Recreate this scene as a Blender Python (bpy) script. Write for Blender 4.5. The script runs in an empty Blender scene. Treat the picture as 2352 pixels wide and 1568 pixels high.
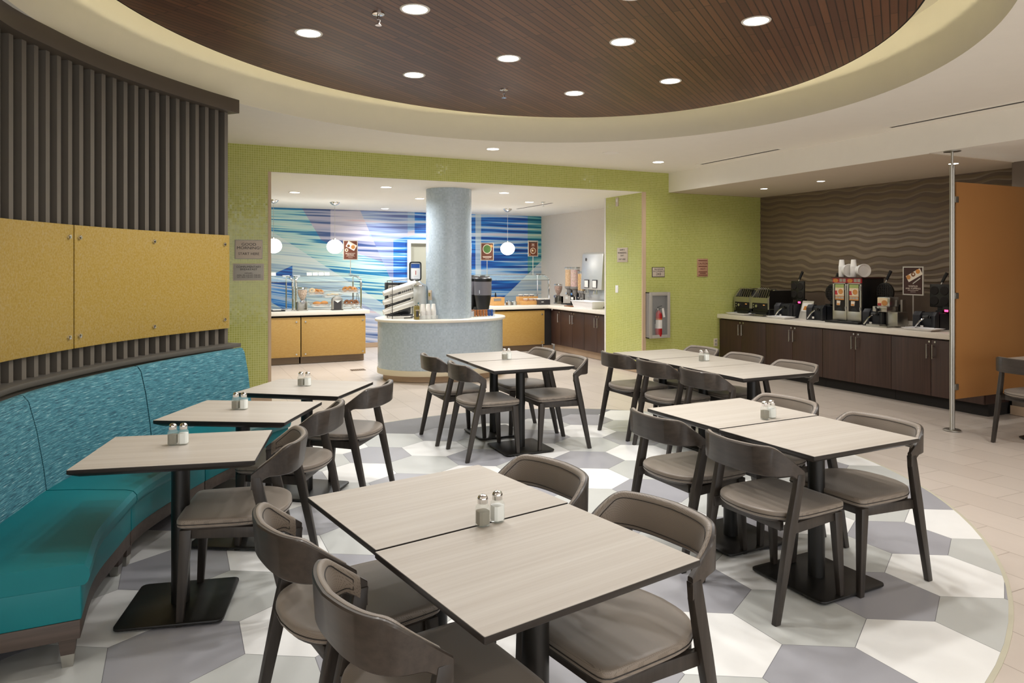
import bpy, bmesh, math, random
from mathutils import Vector, Matrix
random.seed(7)
S = bpy.context.scene
COL = S.collection
PI = math.pi

# ------------------------------------------------------------------ materials
def lin(h):
    h = h.lstrip('#')
    c = [int(h[i:i + 2], 16) / 255 for i in (0, 2, 4)]
    return tuple(((x / 12.92) if x <= .04045 else ((x + .055) / 1.055) ** 2.4) for x in c) + (1.0,)

class NT:
    def __init__(s, name):
        s.m = bpy.data.materials.new(name); s.m.use_nodes = True
        s.t = s.m.node_tree; s.n = s.t.nodes; s.l = s.t.links
        s.b = s.n['Principled BSDF']
    def node(s, typ, **kw):
        n = s.n.new(typ)
        for k, v in kw.items():
            if k.startswith('i_'):
                key = k[2:]
                key = int(key) if key.isdigit() else key.replace('_', ' ')
                n.inputs[key].default_value = v
            else: setattr(n, k, v)
        return n
    def link(s, a, b): s.l.new(a, b)
    def math(s, op, a, b=None, c=None):
        n = s.n.new('ShaderNodeMath'); n.operation = op
        for i, x in enumerate((a, b, c)):
            if x is None: continue
            if isinstance(x, (int, float)): n.inputs[i].default_value = x
            else: s.l.new(x, n.inputs[i])
        return n.outputs[0]
    def mix(s, f, a, b):
        n = s.n.new('ShaderNodeMix'); n.data_type = 'RGBA'
        for i, x in ((0, f), (6, a), (7, b)):
            if isinstance(x, (int, float, tuple)): n.inputs[i].default_value = x
            else: s.l.new(x, n.inputs[i])
        return n.outputs[2]
    def ramp(s, f, stops, interp='LINEAR'):
        n = s.n.new('ShaderNodeValToRGB'); n.color_ramp.interpolation = interp
        e = n.color_ramp.elements
        while len(e) < len(stops): e.new(.5)
        for i, (p, c) in enumerate(stops): e[i].position = p; e[i].color = c
        s.l.new(f, n.inputs[0]); return n.outputs[0]
    def coord(s, which='Object'):
        return s.n.new('ShaderNodeTexCoord').outputs[which]
    def mapping(s, vec, scale=(1, 1, 1), rot=(0, 0, 0), loc=(0, 0, 0)):
        n = s.n.new('ShaderNodeMapping')
        n.inputs['Scale'].default_value = scale; n.inputs['Rotation'].default_value = rot; n.inputs['Location'].default_value = loc
        s.l.new(vec, n.inputs[0]); return n.outputs[0]
    def noise(s, vec, scale, detail=3, rough=.5, out='Fac'):
        n = s.n.new('ShaderNodeTexNoise')
        n.inputs['Scale'].default_value = scale; n.inputs['Detail'].default_value = detail; n.inputs['Roughness'].default_value = rough
        s.l.new(vec, n.inputs['Vector']); return n.outputs[out]
    def bump(s, h, strength=.3, dist=.002):
        n = s.n.new('ShaderNodeBump'); n.inputs['Strength'].default_value = strength; n.inputs['Distance'].default_value = dist
        s.l.new(h, n.inputs['Height']); s.l.new(n.outputs[0], s.b.inputs['Normal'])
    def base(s, c):
        if isinstance(c, tuple): s.b.inputs['Base Color'].default_value = c
        else: s.l.new(c, s.b.inputs['Base Color'])
    def set(s, **kw):
        for k, v in kw.items(): s.b.inputs[k.replace('_', ' ')].default_value = v

M = {}
def plain(name, hexc, rough=.5, metal=0.0, coat=0.0, var=.06, scale=8):
    t = NT(name)
    c = lin(hexc)
    n = t.noise(t.coord(), scale, 3)
    d = tuple(x * (1 - var) for x in c[:3]) + (1,); u = tuple(min(1, x * (1 + var)) for x in c[:3]) + (1,)
    t.base(t.mix(n, d, u)); t.set(Roughness=rough, Metallic=metal)
    if coat: t.b.inputs['Coat Weight'].default_value = coat
    M[name] = t.m; return t.m
def emit(name, hexc, power):
    t = NT(name); t.base((0, 0, 0, 1)); t.b.inputs['Emission Color'].default_value = lin(hexc); t.b.inputs['Emission Strength'].default_value = power
    M[name] = t.m; return t.m
def glass(name, hexc='ffffff', rough=0.0, ior=1.45):
    t = NT(name); t.base(lin(hexc)); t.set(Roughness=rough, IOR=ior); t.b.inputs['Transmission Weight'].default_value = 1.0
    M[name] = t.m; return t.m
def woodgrain(name, dark, light, axis=0, rough=.4, fine=60, coat=0.0, along=1.2):
    t = NT(name)
    sc = [fine, fine, fine]; sc[axis] = along
    v = t.mapping(t.coord(), tuple(sc))
    n = t.noise(v, 1.0, 5, .6)
    sc2 = [fine * .12] * 3; sc2[axis] = along * .4
    n2 = t.noise(t.mapping(t.coord(), tuple(sc2)), 1.0, 3, .5)
    f = t.math('ADD', t.math('MULTIPLY', n, .6), t.math('MULTIPLY', n2, .4))
    t.base(t.ramp(f, [(.33, lin(dark)), (.66, lin(light))])); t.set(Roughness=rough)
    if coat: t.b.inputs['Coat Weight'].default_value = coat; t.b.inputs['Coat Roughness'].default_value = .15
    t.bump(n, .12, .001)
    M[name] = t.m; return t.m
def mosaic(name, c1, c2, grout, size=.0262, uv=False, rough=.12, jitter=.05, mort=.06):
    t = NT(name)
    if uv: co = t.coord('UV')
    else:
        g = t.node('ShaderNodeSeparateXYZ'); t.link(t.coord(), g.inputs[0])
        cb = t.node('ShaderNodeCombineXYZ'); t.link(t.math('ADD', g.outputs[0], g.outputs[1]), cb.inputs[0]); t.link(g.outputs[2], cb.inputs[1]); co = cb.outputs[0]
    br = t.node('ShaderNodeTexBrick', offset=0.0, squash=1.0)
    br.inputs['Color1'].default_value = lin(c1); br.inputs['Color2'].default_value = lin(c2); br.inputs['Mortar'].default_value = lin(grout)
    br.inputs['Scale'].default_value = 1 / size; br.inputs['Mortar Size'].default_value = mort; br.inputs['Brick Width'].default_value = 1; br.inputs['Row Height'].default_value = 1
    br.inputs['Mortar Smooth'].default_value = .1
    t.link(co, br.inputs['Vector'])
    big = t.noise(co, 1.3, 2)
    t.base(t.mix(t.math('MULTIPLY', big, .35), br.outputs['Color'], lin(c2)))
    t.link(t.math('ADD', t.math('MULTIPLY', br.outputs['Fac'], .6), rough), t.b.inputs['Roughness'])
    sc = t.node('ShaderNodeVectorMath', operation='SCALE'); t.link(co, sc.inputs[0]); sc.inputs['Scale'].default_value = 1 / size
    fl = t.node('ShaderNodeVectorMath', operation='FLOOR'); t.link(sc.outputs[0], fl.inputs[0])
    wn = t.node('ShaderNodeTexWhiteNoise'); t.link(fl.outputs[0], wn.inputs['Vector'])
    sb = t.node('ShaderNodeVectorMath', operation='SUBTRACT'); t.link(wn.outputs['Color'], sb.inputs[0]); sb.inputs[1].default_value = (.5, .5, .5)
    s2 = t.node('ShaderNodeVectorMath', operation='SCALE'); t.link(sb.outputs[0], s2.inputs[0]); s2.inputs['Scale'].default_value = jitter
    ge = t.node('ShaderNodeNewGeometry')
    ad = t.node('ShaderNodeVectorMath', operation='ADD'); t.link(ge.outputs['Normal'], ad.inputs[0]); t.link(s2.outputs[0], ad.inputs[1])
    nm = t.node('ShaderNodeVectorMath', operation='NORMALIZE'); t.link(ad.outputs[0], nm.inputs[0])
    t.link(nm.outputs[0], t.b.inputs['Normal'])
    M[name] = t.m; return t.m

plain('ceiling_paint', 'f3efe6', .9, var=.02)
plain('ceiling_white', 'f5f2ec', .9, var=.02)
plain('cove_paint', 'e6e0cd', .9, var=.02)
plain('soffit_taupe', 'cdc0ad', .9, var=.02)
plain('wall_cream', 'cfc6b8', .85, var=.02)
plain('wall_linen', 'e2d9cd', .85, var=.05, scale=40)
plain('wall_greige', '6d6256', .8, var=.03)
mosaic('tile_green', 'b9bc66', 'aaae55', 'd6d898', mort=.085)
mosaic('tile_pearl', 'bccbd8', 'abbac8', 'b6c2ca', size=.0235, uv=True, jitter=.08, rough=.15, mort=.05)
plain('trim_tan', 'c8ae90', .5)
plain('trim_white', 'e6e2da', .5)
plain('slat_grey', '6e675d', .55, var=.05)
plain('slat_dark', '332c26', .7, var=.05)
plain('ledge_grey', '5c5851', .5, var=.04)
plain('dark_wood_fascia', '564c42', .5, var=.05)
plain('steel', 'c9c9c6', .28, 1.0, var=.03)
plain('chrome', 'e6e6e6', .08, 1.0, var=.01)
plain('brushed', 'b9b6ae', .35, 1.0, var=.04)
plain('black_metal', '14120f', .42, var=.1)
plain('black_plastic', '121214', .4, var=.1)
plain('slate_plastic', '24262c', .5, var=.08)
plain('grey_plastic', '8b8886', .4, var=.03)
plain('urn_grey', '77747a', .45, var=.04)
plain('dark_grey', '3c3a3c', .4, var=.05)
plain('counter_white', 'e9e3d8', .3, var=.03, scale=60)
plain('paper_white', 'f1efea', .7, var=.01)
plain('porcelain', 'f0f0f2', .15, var=.01)
plain('sign_grey', 'a9a49a', .45, var=.03)
plain('sign_tan', 'c3b5a4', .5, var=.03)
plain('sign_peach', 'b98e72', .5, var=.06)
plain('ink', '2a2622', .6)
plain('ink_white', 'e4d6c8', .6)
plain('poster_brown', '6b3a29', .55, var=.15, scale=6)
plain('poster_dark', '3f211a', .55, var=.12, scale=6)
plain('frame_silver', 'c9c5bc', .4, .3)
plain('kick_brown', '7c6853', .5, var=.06)
plain('kick_tan', 'b79e84', .5, var=.06)
plain('base_cream', 'd8cdb4', .5, var=.03)
plain('void_dark', '17110d', .8)
plain('red_paint', 'a3161c', .3, var=.05)
plain('label_white', 'dcd8d2', .5, var=.1, scale=60)
plain('pastry_gold', 'c98b4a', .6, var=.25, scale=30)
plain('pastry_pale', 'e8d3b0', .6, var=.15, scale=30)
plain('pastry_brown', '7d4d28', .6, var=.35, scale=40)
plain('bamboo', 'd5a262', .5, var=.1, scale=20)
plain('salad_green', '4f7a3a', .6, var=.5, scale=60)
plain('plate_cream', 'e8dccb', .4)
plain('orange_food', 'd08a3e', .5, var=.3, scale=40)
plain('red_food', 'b5323a', .5, var=.1)
plain('green_print', '9fae6a', .5, var=.15, scale=30)
plain('pod_copper', 'b1713e', .35, .3, var=.2, scale=30)
plain('pod_blue', '1f4f9c', .35, var=.15)
plain('tea_olive', '8b7d3a', .4, var=.2, scale=30)
plain('pepper', '7a6d5a', .9, var=.5, scale=500)
plain('salt', 'f4f4f2', .9, var=.03, scale=400)
def speck(name, stops, scale=90):
    t = NT(name); v = t.node('ShaderNodeTexVoronoi'); v.inputs['Scale'].default_value = scale; t.link(t.coord(), v.inputs['Vector'])
    s = t.node('ShaderNodeSeparateColor'); t.link(v.outputs['Color'], s.inputs[0])
    t.base(t.ramp(s.outputs[0], [(p, lin(c)) for p, c in stops])); t.set(Roughness=.7); t.bump(v.outputs['Distance'], .5, .004); M[name] = t.m
speck('granola', [(0, '8a6a4e'), (.5, 'c3a183'), (1, 'e0c6aa')])
speck('corn_rings', [(0, 'd9a35c'), (.5, 'eab979'), (1, 'f4d3a0')])
speck('fruit_rings', [(0, 'c98a92'), (.3, 'e2b9a8'), (.55, 'b7ad8a'), (.75, 'd99a9e'), (1, 'efd7c6')])
speck('corn_flakes', [(0, 'c98a1c'), (.6, 'e0a93a'), (1, 'efc765')])
speck('oat_flakes', [(0, 'c79a4c'), (.6, 'dfbb74'), (1, 'efd79c')])
speck('bran', [(0, '8f5f47'), (.5, 'b98871'), (1, 'd2ab95')])
def thin_glass(name, tint, alpha=.12):
    t = NT(name); t.base(lin(tint)); t.set(Roughness=.05, Alpha=alpha); M[name] = t.m
thin_glass('clear_glass', 'e3eee6', .2)
thin_glass('guard_glass', 'cfe6e2', .16)
thin_glass('acrylic', 'e8eeee', .22)
thin_glass('display_glass', 'd8dcda', .1)
thin_glass('frosted_plastic', 'dfe3e4', .75)
emit('lamp_emit', 'fff6ea', 9)
emit('cove_emit', 'fff2cc', 14)
emit('globe_emit', 'fff9f0', 9)
emit('led_red', 'ff3a6a', 4)
emit('led_amber', 'ffb060', .5)

woodgrain('table_laminate', 'b1a89d', 'c3bdb4', 0, .42, 70, along=1.0)
plain('table_edge', '211c19', .4, var=.1)
woodgrain('chair_wood', '2a241f', '433a33', 0, .42, 45, coat=.2, along=6)
woodgrain('leg_wood', '241f1b', '3a332d', 2, .42, 60, along=3)
woodgrain('cabinet_wood', '2f1f1a', '4a332a', 2, .45, 70, along=1.5)
woodgrain('bench_wood', '3a2f29', '54473f', 0, .5, 40, along=2)

def fabric(name, c1, c2):
    t = NT(name)
    ck = t.node('ShaderNodeTexBrick', offset=.5, squash=1.0)
    ck.inputs['Color1'].default_value = lin(c1); ck.inputs['Color2'].default_value = lin(c1); ck.inputs['Mortar'].default_value = lin(c2)
    ck.inputs['Scale'].default_value = 190; ck.inputs['Mortar Size'].default_value = .09; ck.inputs['Brick Width'].default_value = 1; ck.inputs['Row Height'].default_value = .7
    g = t.node('ShaderNodeSeparateXYZ'); t.link(t.coord(), g.inputs[0])
    cb = t.node('ShaderNodeCombineXYZ'); t.link(g.outputs[0], cb.inputs[0]); t.link(t.math('ADD', g.outputs[1], g.outputs[2]), cb.inputs[1])
    t.link(cb.outputs[0], ck.inputs['Vector'])
    t.base(ck.outputs['Color']); t.set(Roughness=.42); t.bump(ck.outputs['Fac'], -.25, .001)
    t.b.inputs['Sheen Weight'].default_value = .2
    M[name] = t.m
fabric('chair_fabric', '897e72', '6d6257')
plain('piping', '2b2622', .6)

def m_floor():
    t = NT('floor_tile')
    v = t.mapping(t.coord(), rot=(0, 0, PI / 2))
    br = t.node('ShaderNodeTexBrick', offset=.5, squash=1.0)
    br.inputs['Color1'].default_value = lin('d3c8be'); br.inputs['Color2'].default_value = lin('cabfb5'); br.inputs['Mortar'].default_value = lin('a2968b')
    br.inputs['Scale'].default_value = 1; br.inputs['Mortar Size'].default_value = .003; br.inputs['Brick Width'].default_value = .61; br.inputs['Row Height'].default_value = .305
    t.link(v, br.inputs['Vector'])
    n = t.noise(t.mapping(t.coord(), (6, 1.2, 1)), 6, 4)
    t.base(t.mix(t.math('MULTIPLY', n, .35), br.outputs['Color'], lin('c2b7ac'))); t.set(Roughness=.33); t.bump(br.outputs['Fac'], -.3, .002)
    M['floor_tile'] = t.m
m_floor()
for nm, c in (('hex_white', 'efefed'), ('hex_light', 'c4c6c3'), ('hex_mid', 'a3a3a9')):
    t = NT(nm); c = lin(c); n = t.noise(t.coord(), 5, 4)
    t.base(t.mix(n, tuple(x * .93 for x in c[:3]) + (1,), tuple(min(1, x * 1.05) for x in c[:3]) + (1,))); t.set(Roughness=.34); M[nm] = t.m
plain('hex_grout', '77777a', .6)
plain('inlay_strip', 'c2bda9', .5)

def m_planks():
    t = NT('ceiling_planks')
    v = t.mapping(t.coord(), rot=(0, 0, -math.radians(36.2)))
    br = t.node('ShaderNodeTexBrick', offset=.37, squash=1.0)
    br.inputs['Color1'].default_value = lin('7a5136'); br.inputs['Color2'].default_value = lin('553526'); br.inputs['Mortar'].default_value = lin('1d120c')
    br.inputs['Scale'].default_value = 1; br.inputs['Mortar Size'].default_value = .0045; br.inputs['Brick Width'].default_value = 1.15; br.inputs['Row Height'].default_value = .05; br.inputs['Bias'].default_value = 0
    t.link(v, br.inputs['Vector'])
    n = t.noise(t.mapping(v, (1.5, 40, 1)), 1.5, 5)
    t.base(t.mix(t.math('MULTIPLY', n, .5), br.outputs['Color'], lin('522f20'))); t.set(Roughness=.42); t.bump(br.outputs['Fac'], -.6, .004)
    M['ceiling_planks'] = t.m
m_planks()

def m_bench_fabric():
    t = NT('bench_fabric')
    co = t.coord('UV')
    n = t.noise(t.mapping(co, (10, 180, 1)), 1.0, 2.5, .6)
    n2 = t.noise(t.mapping(co, (26, 330, 1), loc=(3, 5, 0)), 1.0, 2, .6)
    f = t.math('ADD', t.math('MULTIPLY', n, .65), t.math('MULTIPLY', n2, .35))
    t.base(t.ramp(f, [(.38, lin('1f4858')), (.48, lin('34707f')), (.57, lin('4f8a96')), (.63, lin('86aeb3')), (.70, lin('c9d6d6'))])); t.set(Roughness=.8); t.bump(f, .3, .002)
    M['bench_fabric'] = t.m
m_bench_fabric()
def m_vinyl():
    t = NT('teal_vinyl'); n = t.noise(t.coord(), 180, 3); n2 = t.noise(t.coord(), 3, 3)
    t.base(t.mix(n2, lin('00646c'), lin('017a80'))); t.set(Roughness=.42); t.b.inputs['Specular IOR Level'].default_value = .35; t.bump(n, .12, .001); M['teal_vinyl'] = t.m
m_vinyl()
def m_resin():
    t = NT('yellow_panel'); n = t.noise(t.coord(), 80, 3, .6)
    t.base(t.ramp(n, [(.36, lin('a98a38')), (.52, lin('b3964a')), (.66, lin('b49b66'))])); t.set(Roughness=.42); t.bump(n, .35, .003); M['yellow_panel'] = t.m
    t = NT('honey_panel'); n = t.noise(t.mapping(t.coord(), (1, 1, 3)), 30, 4)
    t.base(t.ramp(n, [(.3, lin('b08a47')), (.7, lin('ba9757'))])); t.set(Roughness=.4); M['honey_panel'] = t.m
m_resin()
def m_amber():
    t = NT('amber_panel'); n = t.noise(t.coord(), 1.2, 2)
    t.base(t.mix(n, lin('b47b45'), lin('c28d55'))); t.set(Roughness=.36, IOR=1.3); t.b.inputs['Transmission Weight'].default_value = .25
    M['amber_panel'] = t.m
m_amber()
plain('door_grey', 'a5a597', .6, var=.02)
plain('steel_light', 'd3d4d2', .38, .55, var=.03)
def m_wave():
    t = NT('wave_wall'); n = t.noise(t.coord(), 4, 3)
    t.base(t.mix(n, lin('74654f'), lin('7f6f5c'))); t.set(Roughness=.5); M['wave_wall'] = t.m
    plain('backsplash', '66574a', .45, var=.06)
m_wave()

def m_mural():
    t = NT('mural_print')
    g = t.node('ShaderNodeSeparateXYZ'); t.link(t.coord(), g.inputs[0]); u, z = g.outputs[0], g.outputs[2]
    # streaks that sag towards the left like folded ribbons
    bend = t.math('MULTIPLY', t.math('POWER', t.math('MAXIMUM', t.math('SUBTRACT', 4.2, u), 0), 1.6), -.05)
    zz = t.math('ADD', z, t.math('MULTIPLY', bend, t.math('SUBTRACT', 2.6, z)))
    def streak(kx, kz, off, det=3):
        cb = t.node('ShaderNodeCombineXYZ'); t.link(t.math('MULTIPLY', u, kx), cb.inputs[0]); t.link(t.math('MULTIPLY', zz, kz), cb.inputs[1]); cb.inputs[2].default_value = off
        return t.noise(cb.outputs[0], 1.0, det, .55)
    s = t.math('ADD', t.math('MULTIPLY', streak(.28, 8.5, 0, 2), .66), t.math('MULTIPLY', streak(.7, 24, 4, 2), .34))
    s = t.math('ADD', t.math('MULTIPLY', t.math('SUBTRACT', s, .5), 1.9), .5)
    def lt(a, b, c):      # 1 where a*u + b*z < c
        return t.math('LESS_THAN', t.math('ADD', t.math('MULTIPLY', u, a), t.math('MULTIPLY', z, b)), c)
    def gt(a, b, c): return lt(-a, -b, -c)
    def both(*m):
        r = m[0]
        for q in m[1:]: r = t.math('MULTIPLY', r, q)
        return r
    aqua = t.ramp(s, [(.22, lin('0a4f94')), (.43, lin('127fb4')), (.50, lin('9fd3d6')), (.62, lin('cfe4dd')), (.78, lin('6fb9cb'))])
    navy = t.ramp(s, [(.22, lin('253c78')), (.42, lin('4a6498')), (.52, lin('a9aeca')), (.7, lin('c6c0d2'))])
    lila = t.ramp(s, [(.22, lin('4b5f92')), (.36, lin('8e93b4')), (.5, lin('c9c6d6')), (.66, lin('dcd6de')), (.8, lin('d8a9ac'))])
    blue = t.ramp(s, [(.22, lin('122f78')), (.40, lin('1a55b0')), (.50, lin('2a8be0')), (.57, lin('a3cdf0')), (.72, lin('dcd9ea'))])
    slate = t.ramp(s, [(.24, lin('2e5a96')), (.40, lin('7fa3cf')), (.55, lin('bcd0e6')), (.7, lin('d9dbe8')), (.8, lin('dab4bb'))])
    pale = t.ramp(s, [(.22, lin('8fb4d2')), (.5, lin('cfdfe4')), (.7, lin('e6eceb'))])
    teal = t.ramp(s, [(.24, lin('0b4f66')), (.44, lin('137a9a')), (.55, lin('6fbcc0')), (.7, lin('cfe0cf'))])
    c = aqua
    c = t.mix(both(gt(.506, .304, 1.943), gt(.35, 1, 3.02)), c, navy)
    c = t.mix(both(gt(1, 0, 2.739), gt(.12, 1, 2.47)), c, lila)
    c = t.mix(both(gt(1, 0, 3.513), gt(-.25, 1, 1.25)), c, slate)
    c = t.mix(both(gt(1, .45, 4.55), lt(1, 0, 4.3)), c, t.mix(.5, blue, lila))
    c = t.mix(both(gt(1, 0, 4.0), lt(-.25, 1, 1.15)), c, blue)
    c = t.mix(gt(1, 0, 4.45), c, blue)
    c = t.mix(both(lt(.66, 1, 3.36), lt(1, 0, 4.5)), c, t.mix(.75, aqua, pale))
    c = t.mix(both(lt(1, 0, 2.02), lt(-.45, 1, .72), gt(.62, 1, 1.95)), c, blue)
    c = t.mix(both(gt(1, 0, 3.3), lt(.66, 1, 3.1), lt(1, 0, 4.5)), c, t.mix(.5, slate, lila))
    c = t.mix(both(gt(1, 0, 5.80), lt(1, 0, 5.93)), c, t.mix(.75, blue, pale))
    c = t.mix(gt(1, 0, 7.05), c, teal)
    c = t.mix(both(lt(-.864, 1, -4.65), gt(1, 0, 5.0)), c, t.mix(.75, slate, pale))
    t.base(c); t.set(Roughness=.45); M['mural_print'] = t.m
m_mural()

# ------------------------------------------------------------------ mesh builder
class MB:
    def __init__(s): s.v = []; s.f = []; s.mi = []; s.uv = {}; s.cur = 0
    def add(s, vs, fs, uvs=None):
        o = len(s.v); s.v += [tuple(p) for p in vs]
        for k, f in enumerate(fs):
            if uvs is not None: s.uv[len(s.f)] = uvs[k]
            s.f.append([o + i for i in f]); s.mi.append(s.cur)
        return s
    def box(s, x0, x1, y0, y1, z0, z1):
        vs = [(x, y, z) for z in (z0, z1) for y in (y0, y1) for x in (x0, x1)]
        return s.add(vs, [(0, 2, 3, 1), (4, 5, 7, 6), (0, 1, 5, 4), (2, 6, 7, 3), (0, 4, 6, 2), (1, 3, 7, 5)])
    def cbox(s, c, d, rz=0):
        x, y, z = c; a, b, h = d[0] / 2, d[1] / 2, d[2] / 2; co, si = math.cos(rz), math.sin(rz)
        vs = [(x + co * p - si * q, y + si * p + co * q, z + r) for r in (-h, h) for q in (-b, b) for p in (-a, a)]
        return s.add(vs, [(0, 2, 3, 1), (4, 5, 7, 6), (0, 1, 5, 4), (2, 6, 7, 3), (0, 4, 6, 2), (1, 3, 7, 5)])
    def bar(s, p0, p1, w, h, up=(0, 0, 1), w1=None, h1=None):
        p0, p1 = Vector(p0), Vector(p1); d = (p1 - p0).normalized(); u = Vector(up)
        a = d.cross(u)
        if a.length < 1e-4: a = d.cross(Vector((0, 1, 0)))
        a.normalize(); b = a.cross(d)
        w1 = w if w1 is None else w1; h1 = h if h1 is None else h1
        vs = []
        for p, ww, hh in ((p0, w, h), (p1, w1, h1)):
            for i, j in ((-1, -1), (1, -1), (1, 1), (-1, 1)): vs.append(p + a * (i * ww / 2) + b * (j * hh / 2))
        return s.add(vs, [(3, 2, 1, 0), (4, 5, 6, 7), (0, 1, 5, 4), (1, 2, 6, 5), (2, 3, 7, 6), (3, 0, 4, 7)])
    def sect(s, rings, cap=True, closed=True):      # rings of equal length, skinned together
        n = len(rings[0]); vs = [p for r in rings for p in r]; fs = []
        for k in range(len(rings) - 1):
            for i in range(n if closed else n - 1):
                j = (i + 1) % n; fs.append((k * n + i, k * n + j, (k + 1) * n + j, (k + 1) * n + i))
        if cap: fs.append(tuple(range(n))[::-1]); fs.append(tuple((len(rings) - 1) * n + i for i in range(n)))
        return s.add(vs, fs)
    def lathe(s, prof, c=(0, 0), n=20, cap=True, z=0):
        return s.sect([[(c[0] + r * math.cos(2 * PI * i / n), c[1] + r * math.sin(2 * PI * i / n), z + h) for i in range(n)] for r, h in prof], cap)
    def cyl(s, p0, p1, r, r1=None, n=12):
        p0, p1 = Vector(p0), Vector(p1); d = (p1 - p0).normalized()
        a = d.orthogonal().normalized(); b = d.cross(a); r1 = r if r1 is None else r1
        return s.sect([[p + (a * math.cos(2 * PI * i / n) + b * math.sin(2 * PI * i / n)) * q for i in range(n)] for p, q in ((p0, r), (p1, r1))])
    def tube(s, pts, r, n=8):
        pts = [Vector(p) for p in pts]; rings = []; a = None
        for i, p in enumerate(pts):
            d = (pts[min(i + 1, len(pts) - 1)] - pts[max(i - 1, 0)]).normalized()
            a = d.orthogonal().normalized() if a is None else (a - d * a.dot(d)).normalized()
            b = d.cross(a); rings.append([p + (a * math.cos(2 * PI * k / n) + b * math.sin(2 * PI * k / n)) * r for k in range(n)])
        return s.sect(rings)
    def prism(s, poly, z0, z1, top=None):
        n = len(poly); top = top or poly
        vs = [(x, y, z0) for x, y in poly] + [(x, y, z1) for x, y in top]
        return s.add(vs, [tuple(range(n))[::-1], tuple(range(n, 2 * n))] + [(i, (i + 1) % n, n + (i + 1) % n, n + i) for i in range(n)])
    def ball(s, c, rx, ry=None, rz=None, n=16, m=10):
        ry = rx if ry is None else ry; rz = rx if rz is None else rz
        rings = [[(c[0] + rx * math.sin(t) * math.cos(2 * PI * i / n), c[1] + ry * math.sin(t) * math.sin(2 * PI * i / n), c[2] - rz * math.cos(t)) for i in range(n)] for t in [PI * (.02 + .96 * k / m) for k in range(m + 1)]]
        return s.sect(rings)
    def torus(s, c, R, r, n=18, m=8, sq=1.0):
        rings = [[(c[0] + (R + r * math.cos(2 * PI * k / m)) * math.cos(2 * PI * i / n), c[1] + (R + r * math.cos(2 * PI * k / m)) * math.sin(2 * PI * i / n), c[2] + sq * r * math.sin(2 * PI * k / m)) for k in range(m)] for i in range(n)]
        return s.sect(rings + [rings[0]], cap=False)
    def xf(s, M4):
        s.v = [tuple(M4 @ Vector(p)) for p in s.v]; return s
    def build(s, name, mat, parent=None, smooth=None, bevel=0, seg=2):
        me = bpy.data.meshes.new(name); me.from_pydata(s.v, [], s.f)
        mats = mat if isinstance(mat, (list, tuple)) else [mat]
        for m in mats: me.materials.append(M[m] if isinstance(m, str) else m)
        for i, p in enumerate(me.polygons): p.material_index = s.mi[i]
        if s.uv:
            L = me.uv_layers.new(name='UVMap')
            for i, p in enumerate(me.polygons):
                if i in s.uv:
                    for k, li in enumerate(p.loop_indices): L.data[li].uv = s.uv[i][k]
        bm = bmesh.new(); bm.from_mesh(me)
        if not s.uv: bmesh.ops.recalc_face_normals(bm, faces=bm.faces)
        if bevel:
            es = [e for e in bm.edges if len(e.link_faces) == 2 and e.calc_face_angle(0) > .5]
            bmesh.ops.bevel(bm, geom=es, offset=bevel, segments=seg, affect='EDGES', profile=.5, clamp_overlap=True)
        bm.to_mesh(me); bm.free()
        if smooth is None: smooth = 35
        if smooth:
            for p in me.polygons: p.use_smooth = True
            me.set_sharp_from_angle(angle=math.radians(smooth))
        o = bpy.data.objects.new(name, me); COL.objects.link(o)
        if parent is not None: o.parent = parent
        return o

def thing(name, label, cat, loc=(0, 0, 0), rz=0, group=None):
    o = bpy.data.objects.new(name, None); COL.objects.link(o); o.empty_display_size = .1
    o.location = loc; o.rotation_euler = (0, 0, rz)
    return tag(o, label, cat, group)
def tag(o, label, cat, group=None):
    o['label'] = label; o['category'] = cat
    if group: o['group'] = group
    return o
def struct(o):
    o['kind'] = 'structure'; return o
KIDS = {}
def dup(root, loc, rz, label, group=None):
    r = root.copy(); COL.objects.link(r); r.location = loc; r.rotation_euler = (0, 0, rz); r['label'] = label
    if group: r['group'] = group
    for ch in list(root.children):
        c = ch.copy(); COL.objects.link(c); c.parent = r
        for g in list(ch.children):
            d = g.copy(); COL.objects.link(d); d.parent = c
    return r
def text_mesh(name, body, size, mat, parent, loc, rot, align='CENTER', extrude=.0008, space=1.0, sx=1.0):
    cu = bpy.data.curves.new(name, 'FONT'); cu.body = body; cu.size = size; cu.align_x = align; cu.align_y = 'CENTER'; cu.extrude = extrude; cu.space_character = space; cu.space_line = 1.05; cu.resolution_u = 3
    tmp = bpy.data.objects.new(name + '_tmp', cu); COL.objects.link(tmp)
    dg = bpy.context.evaluated_depsgraph_get(); dg.update()
    me = bpy.data.meshes.new_from_object(tmp.evaluated_get(dg))
    bpy.data.objects.remove(tmp); bpy.data.curves.remove(cu)
    me.transform(Matrix.Translation(loc) @ rot.to_4x4() @ Matrix.Diagonal((sx, 1, 1, 1)))
    me.materials.clear(); me.materials.append(M[mat])
    o = bpy.data.objects.new(name, me); COL.objects.link(o); o.parent = parent
    return o
def rot_face(dx, dy):
    """rotation that stands text upright, facing direction (dx,dy)"""
    n = Vector((dx, dy, 0)).normalized(); up = Vector((0, 0, 1)); x = up.cross(n)
    return Matrix((x, up, n)).transposed()

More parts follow.
